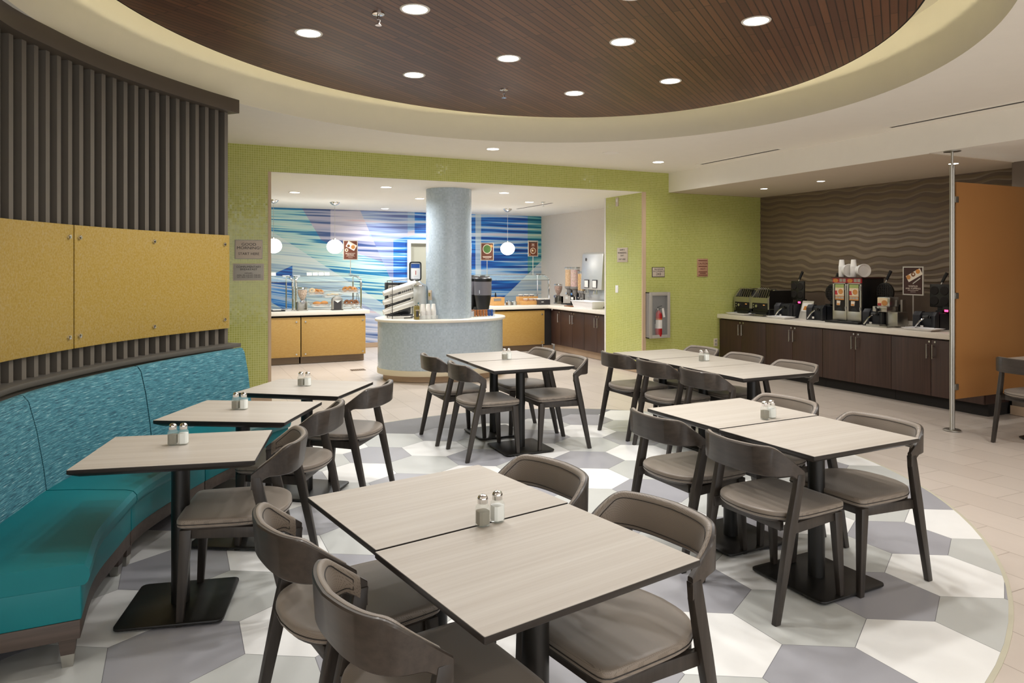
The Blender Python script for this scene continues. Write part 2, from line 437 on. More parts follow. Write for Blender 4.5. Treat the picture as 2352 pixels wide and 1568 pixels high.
def catmull(P, n):
    out = []
    Q = [tuple(2 * a - b for a, b in zip(P[0], P[1]))] + list(P) + [tuple(2 * a - b for a, b in zip(P[-1], P[-2]))]
    for i in range(1, len(Q) - 2):
        for k in range(n):
            t = k / n
            out.append(tuple(.5 * (2 * q1 + (q2 - q0) * t + (2 * q0 - 5 * q1 + 4 * q2 - q3) * t * t + (3 * q1 - q0 - 3 * q2 + q3) * t ** 3) for q0, q1, q2, q3 in zip(Q[i - 1], Q[i], Q[i + 1], Q[i + 2])))
    out.append(tuple(P[-1])); return out
def resample(P, n):
    L = [0]
    for a, b in zip(P, P[1:]): L.append(L[-1] + math.dist(a, b))
    out = []; j = 0
    for i in range(n + 1):
        d = L[-1] * i / n
        while j < len(P) - 2 and L[j + 1] < d: j += 1
        t = (d - L[j]) / max(1e-9, L[j + 1] - L[j]); out.append(tuple(a + (b - a) * t for a, b in zip(P[j], P[j + 1])))
    return out
def normals2(P):      # unit normals to the right-hand (room) side of a polyline going away from the camera
    N = []
    for i in range(len(P)):
        a = P[max(0, i - 1)]; b = P[min(len(P) - 1, i + 1)]; dx, dy = b[0] - a[0], b[1] - a[1]; l = math.hypot(dx, dy)
        N.append((dy / l, -dx / l))
    return N

# ------------------------------------------------------------------ room shell (x along the green wall, y away from the viewer)
GW = 8.84; KC = 2.735; CZ = 3.04
EC = (2.27, 4.456); ER = math.radians(36.2)
def ell(a, b, n=120, c=EC, r=ER):
    return [(c[0] + a * math.cos(2 * PI * i / n) * math.cos(r) - b * math.sin(2 * PI * i / n) * math.sin(r), c[1] + a * math.cos(2 * PI * i / n) * math.sin(r) + b * math.sin(2 * PI * i / n) * math.cos(r)) for i in range(n)]

m = MB(); m.box(-6, 13, -6, 15, -.12, -.004); floor = struct(m.build('floor', 'floor_tile'))
# hexagon inlay, clipped to the oval
def clip(poly, conv):
    out = list(poly)
    for i in range(len(conv)):
        a, b = conv[i], conv[(i + 1) % len(conv)]; src, out = out, []
        if not src: break
        side = lambda p: (b[0] - a[0]) * (p[1] - a[1]) - (b[1] - a[1]) * (p[0] - a[0])
        for k in range(len(src)):
            p, q = src[k], src[(k + 1) % len(src)]; sp, sq = side(p), side(q)
            if sp >= 0: out.append(p)
            if sp * sq < 0:
                t = sp / (sp - sq); out.append((p[0] + t * (q[0] - p[0]), p[1] + t * (q[1] - p[1])))
    return out
FL = ell(3.22, 2.70, 90, (2.29, 4.43))
m = MB(); m.prism(ell(3.240, 2.72, 120, (2.29, 4.43)), -.004, -.0012); m.build('inlay_edge_strip', 'inlay_strip', floor)
m = MB(); m.prism(FL, -.003, -.0006); m.build('inlay_grout', 'hex_grout', floor)
m = MB()
for r in range(-9, 10):
    for q in range(-9, 10):
        cx = 3.641 + .52 * (q + .5 * (r % 2)); cy = 2.404 + .4503 * r
        if (cx - 2.3) ** 2 + (cy - 4.4) ** 2 > 14: continue
        pl = clip([(cx + .2985 * math.cos(PI / 6 + k * PI / 3), cy + .2985 * math.sin(PI / 6 + k * PI / 3)) for k in range(6)], FL)
        if len(pl) < 3: continue
        m.cur = (2 * (2 * q + r % 2)) % 3      # white, light grey, mid grey in turn
        m.prism(pl, -.0005, 0)
m.build('hexagon_tiles', ['hex_white', 'hex_light', 'hex_mid'], floor, smooth=0)

# ceiling with its oval recess
def ring(m, inner, outer, z0, z1=None):
    z1 = z0 if z1 is None else z1; n = len(inner)
    m.add([(x, y, z0) for x, y in inner] + [(x, y, z1) for x, y in outer], [(i, (i + 1) % n, n + (i + 1) % n, n + i) for i in range(n)])
def to_rect(P, x0, x1, y0, y1, c=EC):
    out = []
    for x, y in P:
        dx, dy = x - c[0], y - c[1]; t = min(((x1 if dx > 0 else x0) - c[0]) / dx if abs(dx) > 1e-9 else 1e9, ((y1 if dy > 0 else y0) - c[1]) / dy if abs(dy) > 1e-9 else 1e9)
        out.append((c[0] + dx * t, c[1] + dy * t))
    return out
def ell_dir(a, b, angs):      # oval points by direction angle, corner directions included
    out = []
    for g in angs:
        l = g - ER; k = 1 / math.sqrt((math.cos(l) / a) ** 2 + (math.sin(l) / b) ** 2); out.append((EC[0] + k * math.cos(g), EC[1] + k * math.sin(g)))
    return out
RX = (-5.0, 6.85, -5.0, GW)
angs = sorted([2 * PI * i / 160 - PI for i in range(160)] + [math.atan2(y - EC[1], x - EC[0]) for x in RX[:2] for y in RX[2:]])
inn = ell_dir(3.31, 2.82, angs)
m = MB(); ring(m, inn, to_rect(inn, *RX), CZ); ring(m, inn, to_rect(inn, *RX), 3.75)
ceil = struct(m.build('ceiling', 'ceiling_paint'))
m = MB(); ring(m, inn, inn, CZ, 3.53); m.build('recess_rim', 'cove_paint', ceil)
m = MB(); m.prism(ell(3.4, 2.9, 100), 3.53, 3.58); m.build('recess_top', 'cove_paint', ceil)
# hung oval of dark planks with a light strip hidden above its rim
wood = tag(MB().prism(ell(3.11, 2.45, 140), 3.28, 3.34).build('plank_ceiling_panel', 'ceiling_planks'), 'large oval of dark wood planks hung in the pale ceiling recess', 'ceiling panel')
m = MB(); m.prism(ell(3.125, 2.465, 140), 3.283, 3.35); m.build('rim_band', 'void_dark', wood)
m = MB(); P = ell(2.93, 2.27, 100); m.tube([(x, y, 3.372) for x, y in P + P[:1]], .012, 6); m.build('cove_light_strip', 'cove_emit', wood)
m = MB()
for x, y in ((1.4, 3.6), (3.2, 5.3), (1.9, 5.6), (2.7, 3.3)): m.cyl((x, y, 3.33), (x, y, 3.54), .008)
m.build('hanger_rods', 'steel', wood)

# lower soffit at the right
m = MB(); m.box(6.84, 9.2, 4.67, GW + .02, 2.745, 3.6); m.cur = 1; soff = struct(m.build('ceiling_soffit', ['soffit_taupe']))
m = MB(); m.box(6.835, 13, -5, 4.67, 2.75, 3.6); m.box(6.835, 6.842, 4.67, GW, 2.745, 3.6); struct(m.build('ceiling_bulkhead', 'ceiling_paint'))
# slot diffusers in the ceiling
def slot(y0, y1, label):
    t = thing('air_slot', label, 'air vent', (6.62, (y0 + y1) / 2, CZ), 0, 'slot diffusers along the bulkhead'); h = (y1 - y0) / 2
    m = MB(); m.box(-.07, -.022, -h, h, -.006, .004); m.box(.03, .07, -h, h, -.006, .004); m.box(-.07, .07, -h - .03, -h, -.006, .004); m.box(-.07, .07, h, h + .03, -.006, .004); m.build('frame', 'ceiling_paint', t)
    m = MB(); m.box(-.022, .03, -h, h, -.003, .004); m.build('slot', 'void_dark', t)
slot(6.42, 7.85, 'linear air slot in the ceiling near the green tiled wall')
slot(1.4, 4.94, 'long linear air slot in the ceiling at the right edge')
t = thing('air_slot', 'linear air slot in the white ceiling above the buffet', 'air vent', (6.0, 11.75, KC)); 
m = MB(); m.box(-.06, .06, -.75, .75, -.004, .003); m.build('frame', 'ceiling_white', t); m = MB(); m.box(-.02, .02, -.72, .72, -.006, -.002); m.build('slot', 'void_dark', t)

# green tiled wall with the opening to the buffet
OX0, OX1, OD = 1.02, 6.354, 9.88
m = MB(); m.box(-6, OX0, GW, OD, 0, 3.5); m.box(OX0, OX1, GW, OD, KC, 3.5); m.box(OX1, 9.2, GW, OD, 0, 3.5)
struct(m.build('wall_back', 'tile_green'))
m = MB(); m.box(OX0 - .03, OX0 + .004, GW - .006, GW + .06, 0, KC); struct(m.build('trim_1', 'trim_tan'))
m = MB(); m.box(OX1 - .006, OX1 + .055, GW - .006, GW + .02, 0, KC); struct(m.build('trim_2', 'trim_tan'))
m = MB(); m.box(OX1 - .008, OX1 + .03, OD - .03, OD + .006, .1, KC); struct(m.build('trim_3', 'trim_white'))
m = MB(); m.box(OX1 - .012, 7.9, GW - .014, OD + .01, 0, .1); struct(m.build('baseboard_back', 'kick_tan', bevel=.003))
m = MB(); m.box(-3, OX0 + .01, GW - .014, GW, 0, .1); struct(m.build('baseboard_left', 'kick_tan'))
# brown carved wave wall on the right
Y0, Y1, Z0, Z1 = 4.6, GW, 1.235, 2.75
m = MB(); ny, nz = 190, 190; vs = []
for j in range(nz + 1):
    z = Z0 + (Z1 - Z0) * j / nz
    for i in range(ny + 1):
        y = Y0 + (Y1 - Y0) * i / ny
        w = z + .013 * math.sin(y * 13.2 + 1.8 * math.sin(z * 2.7 + y)) + .010 * math.sin(y * 8.1 + z * 5) + .025 * math.sin(y * 1.7 + z * 2)
        ph = w * (10.6 + .35 * math.sin(y * 1.1)) + .25 * math.sin(z * 9); k = math.floor(ph); fr = ph - k
        amp = .009 + .011 * (.5 + .5 * math.sin(y * 2.1 + k * 2.3)) * (.6 + .4 * math.sin(y * .9 + k))
        prof = .5 - .5 * math.cos(PI * fr / .26) if fr < .26 else 1 - ((fr - .26) / .74) ** .9
        vs.append((8.705 - amp * prof, y, z))
m.add(vs, [(j * (ny + 1) + i, j * (ny + 1) + i + 1, (j + 1) * (ny + 1) + i + 1, (j + 1) * (ny + 1) + i) for j in range(nz) for i in range(ny)])
ww = struct(m.build('wall_right', 'wave_wall', smooth=50))
m = MB(); m.box(8.70, 8.9, 4.6, GW, 0, 2.75); m.build('wall_core', 'backsplash', ww)
m = MB(); m.box(8.25, 9.6, -5, 4.69, 0, 2.75); struct(m.build('wall_right_pier', 'wall_greige'))
m = MB(); m.box(8.235, 8.25, -5, 4.70, 0, .1); struct(m.build('baseboard_right', 'kick_tan'))
m = MB(); m.box(-6, -4.2, -5, GW, 0, 3.5); struct(m.build('wall_left', 'wall_cream'))
# buffet room behind
m = MB(); m.box(-2.5, 7.6, GW + .005, 14.4, KC - .005, KC + .1); struct(m.build('ceiling_buffet', 'ceiling_white'))
DX0, DX1 = 4.29, 5.35
m = MB(); m.box(-2.5, DX0, 14.1, 14.3, 0, 2.9); m.box(DX1, 7.6, 14.1, 14.3, 0, 2.9); m.box(DX0, DX1, 14.1, 14.3, 2.16, 2.9); struct(m.build('wall_mural', 'mural_print'))
m = MB(); m.box(7.39, 7.6, OD, 14.3, 0, 2.9); struct(m.build('wall_buffet_right', 'wall_linen'))
m = MB(); m.box(-2.6, -2.5, OD, 14.3, 0, 2.9); struct(m.build('wall_buffet_left', 'wall_linen'))
m = MB(); m.box(-2.5, DX0, 14.085, 14.1, 0, .09); m.box(DX1, 7.39, 14.085, 14.1, 0, .09); struct(m.build('baseboard_mural', 'kick_tan'))
d = MB(); d.box(DX0, DX0 + .07, 14.06, 14.12, 0, 2.09); d.box(DX1 - .07, DX1, 14.06, 14.12, 0, 2.09); d.box(DX0, DX1, 14.06, 14.12, 2.09, 2.16); dr = struct(d.build('door_1', 'trim_white', bevel=.004))
m = MB(); m.box(DX0 + .07, DX1 - .07, 14.14, 14.18, 0, 2.09); m.build('door_leaf', 'door_grey', dr)
m = MB(); m.cyl((DX1 - .14, 14.14, 1.0), (DX1 - .14, 14.09, 1.0), .012); m.cyl((DX1 - .14, 14.09, 1.0), (DX1 - .26, 14.09, 1.0), .01); m.build('door_handle', 'steel', dr)

# ------------------------------------------------------------------ lights
def spot(name, parent, x, y, z, power, size=160, blend=1.0, color=(1, .975, .94), r=.07):
    l = bpy.data.lights.new(name, 'SPOT'); l.energy = power; l.spot_size = math.radians(size); l.spot_blend = blend; l.color = color; l.shadow_soft_size = r
    o = bpy.data.objects.new(name, l); COL.objects.link(o); o.location = (x, y, z); o.parent = parent
def downlight(x, y, z, r, label, power, group=None, rimmat='trim_white', col=(1, .975, .94), size=165):
    t = thing('recessed_downlight', label, 'ceiling light', (x, y, z), 0, group)
    m = MB(); m.sect([[(q * math.cos(2 * PI * i / 28), q * math.sin(2 * PI * i / 28), h) for i in range(28)] for q, h in ((r * .86, .004), (r * .86, -.003), (r, -.005), (r * 1.04, 0), (r * 1.04, .004))], cap=False); m.build('trim_ring', rimmat, t)
    m = MB(); m.lathe([(r * .87, -.001), (r * .87, -.0028)], n=28); m.build('diffuser', 'lamp_emit', t)
    spot('lamp', t, 0, 0, -.03, power, size=size, color=col, r=r * .8)
    return t
WD = [(0.861, 5.221, 'small round ceiling light in the wood oval, leftmost of those in view'), (1.403, 4.441, 'round ceiling light in the wood oval, cut close to the top left of the frame'), (1.878, 5.968, 'round ceiling light in the wood oval, left one of the row near its far rim'),
      (2.413, 5.170, 'round ceiling light near the middle of the wood oval, beside the far sprinkler'), (3.470, 5.939, 'round ceiling light nearest to the far rim of the wood oval'), (3.001, 4.427, 'round ceiling light in the wood oval, right of centre'),
      (4.024, 5.179, 'round ceiling light in the wood oval, second from the right along the far rim'), (3.566, 3.663, 'largest looking round ceiling light, at the right of the wood oval'),
      (2.53, 3.63, 'round ceiling light in the wood oval above the front tables, outside the picture top'), (1.94, 2.90, 'round ceiling light in the near end of the wood oval'), (0.85, 3.67, 'round ceiling light in the wood oval above the banquette seats'), (3.07, 2.88, 'round ceiling light in the near right part of the wood oval')]
for x, y, l in WD: downlight(x, y, 3.28, .095, l, 54, 'lights in the wood ceiling oval')
downlight(3.485, 7.917, CZ, .085, 'round ceiling light in the pale ceiling above the buffet opening', 45)
downlight(5.965, 7.941, CZ, .085, 'round ceiling light in the pale ceiling at the corner of the bulkhead', 50)
for y, l in ((7.795, 'small soffit light nearest to the green wall'), (6.786, 'small soffit light above the middle of the brown wave wall'), (5.006, 'small soffit light glimpsed behind the metal pole')):
    downlight(7.74, y, 2.745, .055, l, 20, 'small lights over the waffle counter')
for x, y, l in ((1.623, 11.089, 'buffet ceiling light at the left, above the yellow counter'), (2.678, 9.805, 'buffet ceiling light just inside the opening, left of the column'), (3.625, 11.214, 'buffet ceiling light half hidden behind the tiled column'), (3.649, 13.455, 'buffet ceiling light closest to the blue mural left of the column'),
               (4.501, 9.80, 'buffet ceiling light right beside the tiled column'), (5.539, 11.013, 'buffet ceiling light between the column and the air slot'), (4.95, 13.4, 'buffet ceiling light near the mural right of the column')):
    downlight(x, y, KC - .006, .085, l, 105, 'lights in the buffet ceiling', col=(1, .985, .97))
for x, y, l in ((5.9, 2.2, 'round ceiling light over the right aisle, outside the picture'), (6.1, .2, 'round ceiling light at the near right of the room'), (3.6, -.9, 'added unseen fill light in the ceiling behind the camera on the right'), (1.0, -.9, 'added unseen fill light in the ceiling behind the camera'), (-2.2, 1.2, 'added unseen fill light in the ceiling left of the camera')):
    downlight(x, y, CZ, .085, l, 75, 'lights in the pale ceiling')  # unseen: right-hand ones inferred from bright floor, the rest added for fill light
def pendant(x, y, label):
    t = thing('globe_pendant', label, 'pendant light', (x, y, KC - .005), 0, 'white globe pendants over the buffet')
    m = MB(); m.lathe([(.085, 0), (.085, -.008), (.07, -.03), (.035, -.055), (.012, -.062)], n=20); m.build('canopy', 'chrome', t)
    m = MB(); m.cyl((0, 0, -.05), (0, 0, -.66), .003, n=6); m.build('cord', 'steel', t)
    m = MB(); m.cyl((0, 0, -.63), (0, 0, -.66), .025, .03); m.build('socket_cap', 'chrome', t)
    m = MB(); m.ball((0, 0, -.772), .138, .138, .122, 24, 14); m.build('globe', 'globe_emit', t)
pendant(2.503, 12.5, 'white glass globe pendant next to the pastry poster'); pendant(1.484, 12.5, 'white glass globe pendant half hidden by the left wall edge'); pendant(5.815, 12.5, 'white glass globe pendant right of the column, between two posters')
def sprinkler(x, y, z, label):
    t = thing('ceiling_sprinkler', label, 'sprinkler', (x, y, z))
    m = MB(); m.lathe([(.04, 0), (.04, -.006), (.014, -.01)], n=16); m.build('escutcheon', 'chrome', t)
    m = MB(); m.cyl((0, 0, -.008), (0, 0, -.04), .009); m.cyl((0, 0, -.04), (0, 0, -.075), .004); m.cyl((.012, 0, -.035), (.004, 0, -.075), .003); m.cyl((-.012, 0, -.035), (-.004, 0, -.075), .003); m.build('head', 'chrome', t)
    m = MB(); m.lathe([(.022, -.076), (.022, -.079)], n=16); m.build('deflector', 'chrome', t)
sprinkler(1.21, 4.62, 3.28, 'chrome sprinkler head in the wood oval, upper left'); sprinkler(2.80, 6.10, 3.28, 'chrome sprinkler head in the wood oval near its far rim'); sprinkler(8.02, 4.3, 2.75, 'chrome sprinkler head under the bulkhead right of the pole'); sprinkler(5.75, 10.9, KC - .005, 'small sprinkler head in the buffet ceiling')
for x, y, z, l in ((6.74, 11.55, KC - .005, 'small flat round cover plate in the buffet ceiling over the cereal'),):
    t = thing('ceiling_cover', l, 'cover plate', (x, y, z)); m = MB(); m.lathe([(.07, 0), (.07, -.004), (.06, -.006)], n=24); m.build('cover', 'ceiling_white', t)
t = thing('ceiling_speaker', 'flat round cover plate in the pale ceiling', 'speaker', (4.95, 7.55, CZ)); m = MB(); m.lathe([(.11, 0), (.11, -.004), (.1, -.006)], n=28); m.build('cover', 'ceiling_paint', t)
m = MB(); m.lathe([(.09, -.0055), (.09, -.0075)], n=28); m.build('grille', 'ceiling_white', t)

# ------------------------------------------------------------------ curved slat wall and banquette
CC = resample(catmull([(-.93, 2.9), (-.935, 3.4), (-.91, 3.95), (-.84, 4.617), (-.67, 5.032), (-.435, 5.469), (-.134, 5.879), (.233, 6.282), (.496, 6.522)], 16), 400)
CN = normals2(CC); CL = 4.0786
def cpt(s, off):
    k = min(399.999, max(0, s / CL * 400)); i = int(k); t = k - i
    p = [a + (b - a) * t for a, b in zip(CC[i], CC[i + 1])]; n = [a + (b - a) * t for a, b in zip(CN[i], CN[i + 1])]
    return (p[0] + n[0] * off, p[1] + n[1] * off), n
def sweep(m, s0, s1, prof, n=40):      # prof: list of (offset, z)
    rings = []
    for k in range(n + 1):
        s = s0 + (s1 - s0) * k / n; rings.append([cpt(s, o)[0] + (z,) for o, z in prof])
    return m.sect(rings)
def rect(a, b, z0, z1): return [(a, z0), (b, z0), (b, z1), (a, z1)]
sw = thing('slat_screen', 'tall curved screen of dark vertical slats above the teal banquette', 'slat wall', cpt(3, -.15)[0] + (0,))
inv = Matrix.Translation(-Vector(sw.location))
m = MB(); sweep(m, 0, CL, rect(-.16, 0, 2.926, CZ)); m.xf(inv).build('header', 'dark_wood_fascia', sw, bevel=.002)
m = MB(); sweep(m, 0, CL - .05, rect(-.30, -.17, 0, 2.93)); m.xf(inv).build('backing', 'slat_dark', sw)
for k in range(34):
    s = 4.004 - k * .1033
    p, n = cpt(s, -.12); m = MB(); m.cbox((p[0], p[1], 1.94), (.09, .037, 1.99), math.atan2(n[1], n[0])); m.xf(inv).build('slat', 'slat_grey', sw)
m = MB(); sweep(m, 0, CL - .06, rect(-.17, -.012, 0, .925)); m.xf(inv).build('knee_wall', 'slat_grey', sw)
m = MB(); sweep(m, 0, CL - .004, rect(-.16, .022, .925, .957)); m.xf(inv).build('ledge', 'ledge_grey', sw, bevel=.003)
def wallpanel(s0, s1, bolts, label):
    t = thing('resin_panel', label, 'wall panel', cpt((s0 + s1) / 2, -.05)[0] + (1.48,), 0, 'yellow panels on the slat screen'); inv = Matrix.Translation(-Vector(t.location))
    m = MB(); sweep(m, s0, s1, rect(-.062, -.047, 1.088, 1.878)); m.xf(inv).build('panel', 'yellow_panel', t, bevel=.002)
    for s in bolts:
        for z in (1.165, 1.80):
            a, n = cpt(s, -.08); b, _ = cpt(s, -.034); m = MB(); m.cyl((*a, z), (*b, z), .014, n=14); m.xf(inv).build('standoff_bolt', 'chrome', t, bevel=.002)
wallpanel(2.458, 4.012, (2.50, 3.214, 3.955), 'mottled yellow wall panel with six bolts, the right one of two')
wallpanel(.75, 2.446, (.81, 1.6, 2.40), 'mottled yellow wall panel cut by the left edge of the frame')

# banquette: front edge and back-top lines, section by section
BF = catmull([(-.315, 3.31), (-.305, 3.71), (-.24, 4.05), (-.15, 4.41), (.04, 4.80), (.29, 5.22), (.62, 5.64), (.83, 5.86)], 12)
BB = catmull([(-.92, 3.30), (-.90, 3.80), (-.86, 4.21), (-.815, 4.478), (-.65, 4.881), (-.422, 5.305), (-.13, 5.70), (.226, 6.094), (.50, 6.345)], 12)
def cutpts(P, t0, t1, n):      # by fraction of arc length
    Q = resample(P, 300); return [tuple(a + (b - a) * f for a, b in zip(Q[int(x)], Q[min(300, int(x) + 1)])) for x, f in (((t * 300), (t * 300) % 1) for t in [t0 + (t1 - t0) * k / n for k in range(n + 1)])]
def frac(P, p):
    Q = resample(P, 300); return min(range(301), key=lambda i: math.dist(Q[i], p)) / 300
FS = [0, frac(BF, (-.19, 4.29)), frac(BF, (.236, 5.05)), 1.0]
BS = [0, frac(BB, (-.767, 4.507)), frac(BB, (-.214, 5.448)), 1.0]
def lerp(a, b, t): return tuple(x + (y - x) * t for x, y in zip(a, b))
bench_names = ['nearest teal banquette section with its open end at the lower left', 'middle teal banquette section behind the second banquette table', 'farthest teal banquette section ending at the green wall']
for k in range(3):
    n = 14; F = cutpts(BF, FS[k] + .0015, FS[k + 1] - .0015, n); B = cutpts(BB, BS[k] + .0015, BS[k + 1] - .0015, n)
    c = lerp(F[n // 2], B[n // 2], .5); t = thing('banquette', bench_names[k], 'banquette', c + (0,), 0, 'curved banquette sections'); inv = Matrix.Translation(-Vector(t.location))
    def ringset(prof):
        rings = []
        for f, b in zip(F, B):
            d = math.dist(f, b); rings.append([lerp(f, b, q / d) + (z,) for q, z in prof])
        return rings
    def soft(prof, name, mat, bev, par=t, uv=False):
        m = MB(); R = ringset(prof)
        if uv:
            npr = len(prof); L = [0]
            for a, b in zip(B, B[1:]): L.append(L[-1] + math.dist(a, b))
            H = [0]
            for a, b in zip(prof, prof[1:]): H.append(H[-1] + math.dist(a, b))
            H.append(H[-1] + math.dist(prof[-1], prof[0]))
            for j in range(len(R) - 1):
                for i in range(npr):
                    i2 = (i + 1) % npr
                    m.add([R[j][i], R[j][i2], R[j + 1][i2], R[j + 1][i]], [(0, 1, 2, 3)], [[(L[j] + k * 1.3, H[i]), (L[j] + k * 1.3, H[i + 1]), (L[j + 1] + k * 1.3, H[i + 1]), (L[j + 1] + k * 1.3, H[i])]])
            for RR, fl in ((R[0], 1), (R[-1], 0)):
                idx = list(range(npr)); m.add(RR, [tuple(idx[::-1] if fl else idx)], [[(prof[i][0] + k, prof[i][1]) for i in (idx[::-1] if fl else idx)]])
        else: m.sect(R)
        o = m.xf(inv).build(name, mat, par, bevel=bev, seg=3)
        if uv:
            bm = bmesh.new(); bm.from_mesh(o.data); bmesh.ops.remove_doubles(bm, verts=bm.verts, dist=1e-5); bmesh.ops.recalc_face_normals(bm, faces=bm.faces); bm.to_mesh(o.data); bm.free(); o.data.set_sharp_from_angle(angle=math.radians(50))
        return o
    sc = soft([(.004, .348), (-.004, .37), (-.002, .396), (.016, .416), (.055, .424), (.30, .432), (.50, .432), (.60, .41), (.60, .345), (.03, .336), (.014, .338)], 'seat_cushion', 'teal_vinyl', 0)
    soft([(.026, .20), (.026, .338), (.60, .345), (.60, .20)], 'seat_apron', 'teal_vinyl', .006)
    soft([(.03, .125), (.03, .20), (.585, .20), (.585, .125)], 'base_frame', 'bench_wood', .003)
    soft([(.455, .425), (.470, .55), (.505, .75), (.545, .90), (.572, .932), (.600, .936), (.625, .92), (.63, .90), (.66, .425)], 'back_cushion', 'bench_fabric', 0, uv=True)
    for a, q in ((.06, .13), (.94, .13), (.06, .9), (.94, .9)):
        i = a * n; f = lerp(F[int(i)], F[min(n, int(i) + 1)], i % 1); b = lerp(B[int(i)], B[min(n, int(i) + 1)], i % 1); p = lerp(f, b, q)
        rz = math.atan2(b[1] - f[1], b[0] - f[0])
        m = MB(); w0, w1 = .032, .024
        m.sect([[(p[0] + math.cos(rz) * x - math.sin(rz) * y, p[1] + math.sin(rz) * x + math.cos(rz) * y, z) for x, y in ((-w, -w), (w, -w), (w, w), (-w, w))] for w, z in ((w1, .052), (w0, .127))]); lg = m.xf(inv).build('leg', 'bench_wood', t)
        m = MB(); m.sect([[(p[0] + math.cos(rz) * x - math.sin(rz) * y, p[1] + math.sin(rz) * x + math.cos(rz) * y, z) for x, y in ((-w, -w), (w, -w), (w, w), (-w, w))] for w, z in ((.019, 0), (.0245, .052))]); m.xf(inv).build('metal_foot', 'brushed', lg)

# ------------------------------------------------------------------ tables
def make_table(label):
    t = thing('dining_table', label, 'table', (0, 0, 0), 0, 'square edged dining tables')
    W, D = .760, .608
    def rr(w, d, r):
        out = []
        for sx, sy, a0 in ((1, 1, 0), (-1, 1, 90), (-1, -1, 180), (1, -1, 270)):
            for k in range(4):
                a = math.radians(a0 + k * 30); out.append((sx * (w / 2 - r) + r * math.cos(a), sy * (d / 2 - r) + r * math.sin(a)))
        return out
    m = MB(); m.prism(rr(W - .003, D - .003, .003), .7485, .75); m.build('laminate_top', 'table_laminate', t)
    m = MB(); m.sect([[(x, y, z) for x, y in rr(W - q, D - q, .004)] for q, z in ((.07, .712), (.004, .730), (0, .733), (0, .7485))]); m.build('edge_band', 'table_edge', t)
    m = MB(); m.lathe([(.041, .022), (.041, .70)], n=24); m.build('column', 'black_metal', t)
    m = MB(); m.box(-.16, .16, -.16, .16, .70, .713); m.build('mount_plate', 'black_metal', t)
    m = MB(); m.prism(rr(.46, .46, .03), .010, .022); m.build('base_plate', 'black_metal', t, bevel=.002)
    for x in (-.19, .19):
        for y in (-.19, .19):
            m = MB(); m.lathe([(.018, 0), (.022, .011)], (x, y), 12); m.build('glide', 'black_plastic', t)
    return t
def R2(a, x, y): return x * math.cos(a) - y * math.sin(a), x * math.sin(a) + y * math.cos(a)
rad = math.radians
TB = {'F1': (.872, 2.500, 10.0), 'F2': (.971, 1.890, 10.0), 'R1': (2.983, 3.271, 1.9), 'R2': (2.989, 2.649, 1.9), 'M1': (2.781, 6.296, -1.1), 'M2': (2.762, 5.671, -1.1), 'B1': (4.353, 5.726, -.2), 'B2': (4.332, 5.106, -.1), 'B3': (4.327, 4.491, 0),
      'N1': (.022, 3.735, -13.64), 'N2': (.365, 4.547, -29.55), 'N3': (.851, 5.238, -36.38), 'S1': (7.37, 3.78, 0)}
TL = {'F1': 'table in the foreground, far half of the pair under the salt shaker', 'F2': 'closest table in the foreground, near half of its pair', 'R1': 'far half of the table pair at the right, under the salt and pepper', 'R2': 'near half of the table pair at the right, bare top',
      'M1': 'far half of the table pair in front of the tiled island', 'M2': 'near half of the table pair in front of the tiled island', 'B1': 'table at the green wall end of the row of three', 'B2': 'middle table in the row of three by the green wall', 'B3': 'nearest table in the row of three by the green wall',
      'N1': 'single table nearest to the camera along the teal banquette', 'N2': 'second single table along the teal banquette', 'N3': 'farthest single table along the teal banquette, by the opening', 'S1': 'table at the right edge beside the amber screen'}
T0 = None
for k, (x, y, a) in TB.items():
    if T0 is None: T0 = make_table(TL[k]); T0.location = (x, y, 0); T0.rotation_euler = (0, 0, rad(a))
    else: dup(T0, (x, y, 0), rad(a), TL[k])

